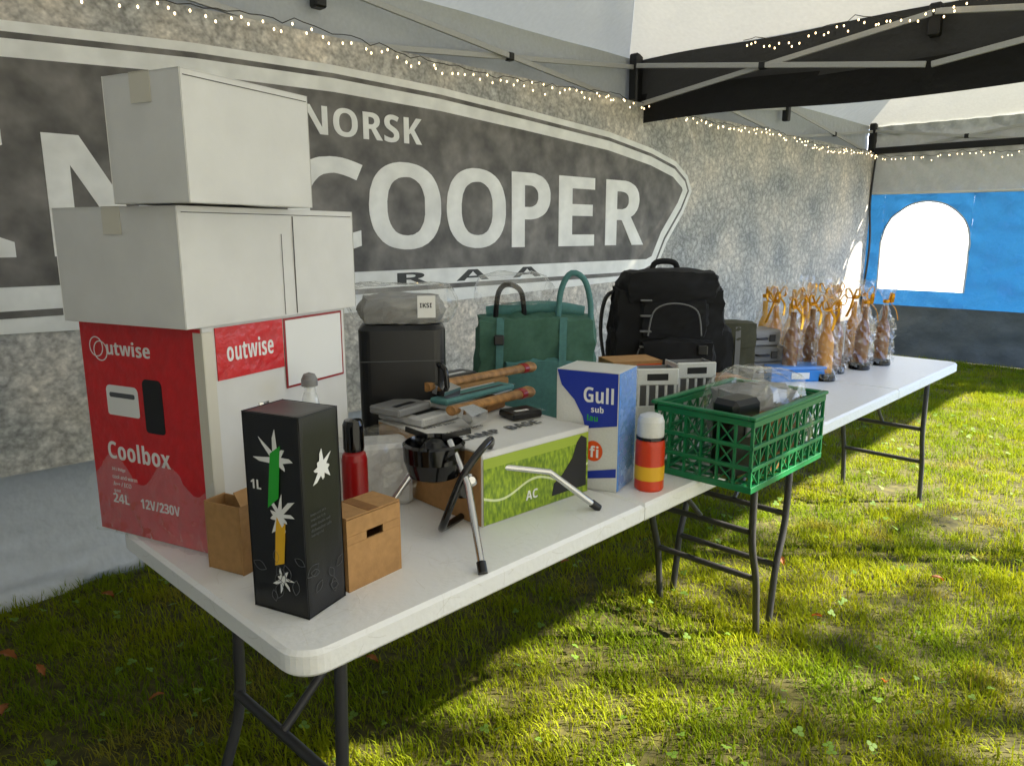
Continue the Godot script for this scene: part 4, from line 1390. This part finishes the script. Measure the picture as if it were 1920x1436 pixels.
func build_goods_right():
	# folding crate, standing a little over the front edge of the table
	var w := 0.43
	var d := 0.28
	var h := 0.185
	var cr := thing("green_crate", "dark green lattice folding crate jutting over the table's front edge", "crate", Vector3(1.654, TABLE + 0.001, -0.79), 0)
	part("lattice_side", lattice(w, h), M.green_crate, cr, Vector3.ZERO)
	part("lattice_side", lattice(w, h), M.green_crate, cr, Vector3(0, 0, -d + 0.006))
	part("lattice_side", lattice(d, h), M.green_crate, cr, Vector3(0.004, 0, -d), Vector3(0, -90, 0))
	part("lattice_side", lattice(d, h), M.green_crate, cr, Vector3(w - 0.003, 0, -d), Vector3(0, -90, 0))
	var st := begin()
	for i in 9:
		add_box(st, Vector3(0.01 + i * (w - 0.03) / 8.0, 0.002, -d + 0.01), Vector3(0.018 + i * (w - 0.03) / 8.0, 0.008, -0.01))
	for i in 6:
		add_box(st, Vector3(0.01, 0.0085, -d + 0.02 + i * 0.045), Vector3(w - 0.01, 0.011, -d + 0.028 + i * 0.045))
	part("base", st.commit(), M.green_crate, cr)
	st = begin()
	add_box(st, Vector3(-0.006, h, -0.010), Vector3(w + 0.006, h + 0.009, 0.008), 0.002)
	add_box(st, Vector3(-0.006, h, -d - 0.008), Vector3(w + 0.006, h + 0.009, -d + 0.010), 0.002)
	add_box(st, Vector3(-0.006, h + 0.0003, -d + 0.0105), Vector3(0.010, h + 0.0087, -0.0105), 0.002)
	add_box(st, Vector3(w - 0.010, h + 0.0003, -d + 0.0105), Vector3(w + 0.006, h + 0.0087, -0.0105), 0.002)
	part("rim", st.commit(), M.green_crate, cr)
	# things in the crate
	var cf := thing("film_bag", "big crumpled clear bag bulging out of the green crate", "bag", Vector3(1.93, TABLE + 0.02, -0.92), -20)
	part("film", bag_film(Vector3(0.24, 0.235, 0.19), 0.022, 91), M.crisp_film, cf)
	part("contents", soft_block(Vector3(0.21, 0.19, 0.16), 0.4, 0.02, 92.0, 8), M.grey_plastic, cf)
	var kt := thing("tool_case", "flat black tool case standing in the green crate", "case", Vector3(1.72, TABLE + 0.014, -0.88), -8)
	part("body", box(Vector3(-0.04, 0, -0.04), Vector3(0.07, 0.205, 0.04), 0.012), M.black_plastic, kt)
	var ck := carton("tin_carton", "small brown carton wedged at the front of the green crate", Vector3(1.80, TABLE + 0.013, -0.81), 4, 0.22, 0.15, 0.07, M.cardboard_dark)
	part("band", box(Vector3(-0.0008, 0.05, -0.0704), Vector3(0.2208, 0.09, 0.0008)), M.black_card, ck)
	part("latch", box(Vector3(0.0, 0.11, 0.04), Vector3(0.028, 0.14, 0.046), 0.002), M.grey_plastic, kt)

	# white slotted baskets behind the crate
	var sb := thing("slotted_basket", "left white basket with a slotted handle behind the green crate", "basket", Vector3(1.77, TABLE, -1.21), -40, "white slotted baskets")
	var bw := 0.125
	var bh := 0.245
	var bd := 0.10
	st = begin()
	add_box(st, Vector3(0, 0, -0.004), Vector3(bw, bh * 0.55, 0), 0.001)
	part("front", st.commit(), M.white_plastic, sb)
	for i in 5:
		part("slat", box(Vector3(0.004 + i * (bw - 0.016) / 4.0, bh * 0.55, -0.004), Vector3(0.012 + i * (bw - 0.016) / 4.0, bh * 0.80, 0.0), 0.001), M.white_plastic, sb)
	part("grip", box(Vector3(0, bh * 0.80, -0.006), Vector3(bw, bh, 0.003), 0.003), M.white_plastic, sb)
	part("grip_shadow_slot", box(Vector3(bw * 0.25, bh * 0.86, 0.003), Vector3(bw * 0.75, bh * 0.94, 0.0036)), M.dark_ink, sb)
	part("side", box(Vector3(0, 0, -bd), Vector3(0.004, bh * 0.98, -0.005)), M.white_plastic, sb)
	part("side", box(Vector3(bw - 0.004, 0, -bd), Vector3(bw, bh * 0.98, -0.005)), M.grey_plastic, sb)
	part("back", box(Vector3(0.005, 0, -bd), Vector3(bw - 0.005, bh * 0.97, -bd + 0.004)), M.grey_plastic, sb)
	copy_of(sb, "slotted_basket", Vector3(1.94, TABLE, -1.18), -36, "right white basket with a slotted handle, nearer the clear bag")

	# cardboard carton with an orange end, further back
	var oc := carton("orange_carton", "cardboard carton with a bright orange end behind the orange bottle", Vector3(1.86, TABLE, -1.36), -30, 0.17, 0.235, 0.12, M.cardboard)
	part("orange_end", box(Vector3(0.08, 0.12, -0.0002), Vector3(0.166, 0.225, 0.0012)), M.orange_ink, oc)
	part("white_tag", box(Vector3(0.01, 0.17, -0.0002), Vector3(0.06, 0.215, 0.0012)), M.white_ink, oc)
	var br := carton("brown_carton", "low brown carton between the orange carton and the backpack", Vector3(2.14, TABLE, -1.22), -28, 0.20, 0.15, 0.14, M.cardboard_dark)
	lettering(br, "SALE", Vector3(0.03, 0.09, 0.0008), 0.026, M.red_plastic)
	part("tape", box(Vector3(-0.0006, 0.1501, -0.085), Vector3(0.2006, 0.1507, -0.055)), M.cardboard, br)
	var cb := thing("film_bag", "loose clear plastic bag on the table right of the crate", "bag", Vector3(2.36, TABLE, -1.14), 15)
	part("film", bag_film(Vector3(0.24, 0.11, 0.17), 0.022, 94), M.crisp_film, cb)
	part("contents", box(Vector3(-0.07, 0.004, -0.04), Vector3(0.07, 0.05, 0.05), 0.01), M.white_plastic, cb)
	var kp := thing("black_pouch", "flat black zip pouch lying right of the clear bag", "pouch", Vector3(2.66, TABLE, -1.12), 20)
	part("body", soft_block(Vector3(0.20, 0.055, 0.12), 0.35, 0.006, 95.0, 8), M.black_fabric, kp)
	part("zip", tube([Vector3(-0.085, 0.035, 0.064), Vector3(0.085, 0.035, 0.064)], 0.003, 6), M.strap, kp)

	# backpack
	var bp := thing("black_backpack", "big black backpack with pale strap bars at the middle of the tables", "backpack", Vector3(2.40, TABLE, -1.52), -46)
	part("body", soft_block(Vector3(0.40, 0.44, 0.20), 0.28, 0.016, 61.0, 16), M.black_fabric, bp)
	part("front_pocket", soft_block(Vector3(0.27, 0.22, 0.08), 0.35, 0.012, 62.0, 10), M.black_fabric, bp, Vector3(0.02, 0.03, 0.105))
	part("upper_pocket", soft_block(Vector3(0.24, 0.15, 0.06), 0.4, 0.01, 63.0, 10), M.black_fabric, bp, Vector3(0.01, 0.25, 0.085))
	part("lid", soft_block(Vector3(0.34, 0.12, 0.21), 0.5, 0.012, 64.0, 10), M.black_fabric, bp, Vector3(0.0, 0.375, 0.01))
	for s in [-0.17, 0.19]:
		part("side_pocket", soft_block(Vector3(0.09, 0.26, 0.14), 0.45, 0.01, 65.0 + s, 8), M.black_fabric, bp, Vector3(s, 0.03, 0.02))
	part("grab_handle", tube(curve([Vector3(-0.05, 0.47, -0.05), Vector3(-0.04, 0.515, -0.05), Vector3(0.0, 0.525, -0.05), Vector3(0.04, 0.515, -0.05), Vector3(0.05, 0.47, -0.05)], 16), 0.011, 8), M.black_fabric, bp)
	for k in 7:
		part("daisy_bar", box(Vector3(-0.115, 0.06 + k * 0.055, 0.125 - k * 0.003), Vector3(-0.075, 0.066 + k * 0.055, 0.149 - k * 0.004), 0.001), M.strap, bp)
	for k in 5:
		part("piping", bar(Vector3(-0.20 + k * 0.018, 0.05 + k * 0.03, 0.112), Vector3(-0.187 + k * 0.018, 0.10 + k * 0.03, 0.122), 0.005, 0.004), M.strap, bp)
	part("zip", tube(curve([Vector3(-0.09, 0.27, 0.148), Vector3(-0.07, 0.36, 0.148), Vector3(0.0, 0.385, 0.146), Vector3(0.08, 0.36, 0.148), Vector3(0.10, 0.27, 0.148)], 24), 0.003, 6), M.strap, bp)
	part("shoulder_strap", ribbon(curve([Vector3(-0.14, 0.42, -0.04), Vector3(-0.22, 0.40, 0.0), Vector3(-0.245, 0.28, 0.03), Vector3(-0.22, 0.12, 0.04), Vector3(-0.19, 0.03, 0.03)], 24), 0.05, Vector3.BACK, 0.008), M.black_fabric, bp)
	part("buckle", box(Vector3(0.09, 0.20, 0.138), Vector3(0.125, 0.235, 0.152), 0.003), M.black_plastic, bp)
	# olive pouch
	var op := thing("olive_pouch", "olive grey pouch with a flap right beside the black backpack", "pouch", Vector3(2.74, TABLE, -1.42), -46)
	part("body", soft_block(Vector3(0.15, 0.27, 0.11), 0.25, 0.01, 66.0, 10), M.olive, op)
	part("flap", soft_block(Vector3(0.155, 0.10, 0.125), 0.3, 0.006, 67.0, 8), M.olive, op, Vector3(0, 0.185, 0.004))
	part("strap", ribbon(curve([Vector3(0.0, 0.27, 0.067), Vector3(0.0, 0.18, 0.072), Vector3(0.0, 0.06, 0.068)], 10), 0.02, Vector3.RIGHT), M.strap, op)
	part("webbing", box(Vector3(-0.07, 0.09, 0.055), Vector3(0.07, 0.105, 0.0625), 0.001), M.black_fabric, op)

	# blue flat box with grey cases by it
	var bf := carton("blue_flat_box", "flat sky-blue box on the far table before the grey cases", Vector3(3.03, TABLE, -1.38), -40, 0.26, 0.05, 0.13, M.sky_blue)
	part("lid", box(Vector3(-0.002, 0.051, -0.132), Vector3(0.262, 0.066, 0.002), 0.003), M.light_blue, bf)
	part("white_tag", box(Vector3(0.09, 0.012, -0.0002), Vector3(0.17, 0.04, 0.001)), M.white_ink, bf)
	var cases := [["lowest of three stacked grey tool cases beside the wrapped bottles", 0.0, M.grey_plastic], ["middle grey tool case of the stack beside the wrapped bottles", 0.072, M.strap], ["topmost grey tool case of the stack beside the wrapped bottles", 0.144, M.grey_plastic]]
	for k in 3:
		var gc := thing("grey_case", cases[k][0], "case", Vector3(2.985 - 0.01 * k, TABLE + cases[k][1], -1.52), -42 + 5 * k, "stacked grey tool cases")
		part("body", box(Vector3(0, 0, -0.15), Vector3(0.26 - 0.02 * k, 0.07, 0), 0.008), cases[k][2], gc)
		part("latch", box(Vector3(0.04, 0.02, 0.0), Vector3(0.07, 0.05, 0.006), 0.002), M.black_plastic, gc)
		part("latch", box(Vector3(0.16, 0.02, 0.0), Vector3(0.19, 0.05, 0.006), 0.002), M.black_plastic, gc)
		part("handle", tube(curve([Vector3(0.09, 0.035, 0.002), Vector3(0.095, 0.035, 0.018), Vector3(0.14, 0.035, 0.018), Vector3(0.145, 0.035, 0.002)], 14), 0.005, 8), M.black_plastic, gc)

	# bottles wrapped in crisp film, each on a black foot and tied in gold
	var bt := thing("wrapped_bottle", "x", "bottle", Vector3.ZERO, 0, "amber bottles wrapped in clear film")
	part("foot", lathe([Vector2(0, 0), Vector2(0.046, 0.0), Vector2(0.048, 0.004), Vector2(0.046, 0.032), Vector2(0, 0.032)], 20), M.black_gloss, bt)
	part("bottle", lathe([Vector2(0, 0.033), Vector2(0.030, 0.033), Vector2(0.032, 0.04), Vector2(0.032, 0.17), Vector2(0.024, 0.20), Vector2(0.012, 0.225), Vector2(0.012, 0.285), Vector2(0, 0.286)], 20), M.amber, bt)
	part("film", lathe(film_profile(), 22, 0.014, true, 1.3), M.crisp_film, bt)
	part("film_top", lathe([Vector2(0.010, 0.305), Vector2(0.022, 0.33), Vector2(0.036, 0.355), Vector2(0.044, 0.375)], 13, 0.012, true, 2.1), M.crisp_film, bt)
	part("ribbon", lathe([Vector2(0.011, 0.298), Vector2(0.015, 0.300), Vector2(0.015, 0.312), Vector2(0.011, 0.314)], 16), M.gold, bt)
	for s in [-1.0, 1.0]:
		part("bow", ribbon(curve([Vector3(0, 0.306, 0.012), Vector3(0.022 * s, 0.345, 0.022), Vector3(0.036 * s, 0.335, 0.024), Vector3(0.028 * s, 0.305, 0.022), Vector3(0, 0.304, 0.016)], 16), 0.012, Vector3.BACK), M.gold, bt)
	part("ribbon_tail", ribbon(curve([Vector3(0, 0.305, 0.014), Vector3(0.01, 0.27, 0.045), Vector3(-0.004, 0.22, 0.058)], 12), 0.011, Vector3.RIGHT), M.gold, bt)
	var spots := [
		[3.23, -1.47, 1.0, "front-left wrapped bottle, next to the grey tool cases"], [3.34, -1.57, 1.03, "back-left wrapped bottle against the table's back edge"], [3.30, -1.33, 0.97, "wrapped bottle nearest the front of the table"],
		[3.45, -1.43, 1.02, "wrapped bottle in the middle of the left half of the cluster"], [3.50, -1.59, 1.0, "second wrapped bottle from the left in the back row"], [3.45, -1.28, 0.96, "second wrapped bottle along the front row"],
		[3.60, -1.37, 1.0, "third wrapped bottle of the front row, one step back"], [3.66, -1.52, 1.04, "tallest wrapped bottle in the back row"], [3.63, -1.23, 0.95, "wrapped bottle fourth along the front row"],
		[3.77, -1.32, 0.98, "wrapped bottle just behind the right end of the front row"], [3.82, -1.47, 1.02, "wrapped bottle right of the tallest one"], [3.82, -1.20, 0.93, "right-hand end bottle of the front row"],
		[3.95, -1.34, 0.98, "wrapped bottle at the right end, nearest the blue wall"], [3.99, -1.50, 1.0, "wrapped bottle at the back right corner of the cluster"]]
	spots.append([3.15, -1.36, 0.96, "leftmost wrapped bottle of the cluster, before the grey tool cases"])
	spots.append([3.24, -1.24, 0.93, "leftmost wrapped bottle along the table's front side"])
	spots.append([3.36, -1.46, 1.01, "wrapped bottle just right of the grey tool cases, second row"])
	spots.append([3.72, -1.42, 1.02, "wrapped bottle in the middle of the right half of the cluster"])
	for i in spots.size():
		var s = spots[i]
		var o := bt
		if i > 0:
			o = copy_of(bt, "wrapped_bottle", Vector3.ZERO, 0, "")
		o.position = Vector3(s[0], TABLE, s[1])
		o.rotation.y = rng.randf_range(-2.0, 1.0)
		o.rotation.x = rng.randf_range(-0.03, 0.03)
		if i % 3 > 0:
			for ch in o.get_children():
				if String(ch.name) == "bottle":
					ch.material_override = [M.amber, M.honey, M.brown_glass][i % 3]
		o.scale = Vector3(1, s[2] * 1.08, 1)
		o.set_meta("label", s[3])

# ==================================================== trees outside the tents
func build_trees():
	# one tree in the sun's way shades the right foreground in patches; two more stand beyond the blue wall
	var spots := [
		["broad leafy tree outside the open front of the tents", Vector3(6.2, 0, 4.35), 5.0, 1.55, 1700],
		["rounded tree beyond the blue end wall, seen through its window", Vector3(19.0, 0, -6.6), 3.6, 2.4, 1500],
		["lower tree left of the rounded one, beyond the blue end wall", Vector3(22.0, 0, -10.5), 3.0, 2.6, 1500]]
	var leaf := begin()
	quad(leaf, Vector3(-0.035, 0, 0), Vector3(0, 0.012, -0.05), Vector3(0.035, 0, 0), Vector3(0, 0.012, 0.06), Vector3.UP)
	var lm := mat(Color(0.27, 0.38, 0.10), 0.5)
	lm.backlight_enabled = true
	lm.backlight = Color(0.5, 0.6, 0.2)
	var mesh := leaf.commit()
	mesh.surface_set_material(0, lm)
	var bark := mat(Color(0.30, 0.24, 0.18), 0.9)
	for s in spots:
		var t := thing("leafy_tree", s[0], "tree", s[1])
		var h: float = s[2]
		var r: float = s[3]
		var tr := begin()
		add_lathe(tr, [Vector2(0.16, 0.0), Vector2(0.12, 0.4), Vector2(0.09, h * 0.6), Vector2(0.03, h)], 12, 0.01)
		for k in 9:
			var a := TAU * k / 9.0
			var y := h * (0.55 + 0.05 * k)
			add_tube(tr, [Vector3(0, y, 0), Vector3(cos(a) * r * 0.4, y + r * 0.25, sin(a) * r * 0.4), Vector3(cos(a) * r * 0.85, y + r * 0.4, sin(a) * r * 0.85)], 0.022, 6)
		part("trunk", tr.commit(), bark, t)
		var mm := MultiMesh.new()
		mm.transform_format = MultiMesh.TRANSFORM_3D
		mm.mesh = mesh
		mm.instance_count = s[4]
		var clumps := []
		for k in 26:
			clumps.append(Vector3(rng.randf_range(-1, 1), rng.randf_range(-0.8, 1), rng.randf_range(-1, 1)).limit_length(1.0) * r)
		for i in s[4]:
			var p: Vector3 = clumps[i % 26] + Vector3(rng.randfn(), rng.randfn(), rng.randfn()) * r * 0.16
			mm.set_instance_transform(i, Transform3D(Basis.from_euler(Vector3(rng.randf() * TAU, rng.randf() * TAU, rng.randf() * TAU)).scaled(Vector3.ONE * rng.randf_range(0.9, 1.6)), p + Vector3(0, h, 0)))
		var g := MultiMeshInstance3D.new()
		g.name = "crown"
		g.multimesh = mm
		t.add_child(g, true)
		g.set_meta("kind", "stuff")
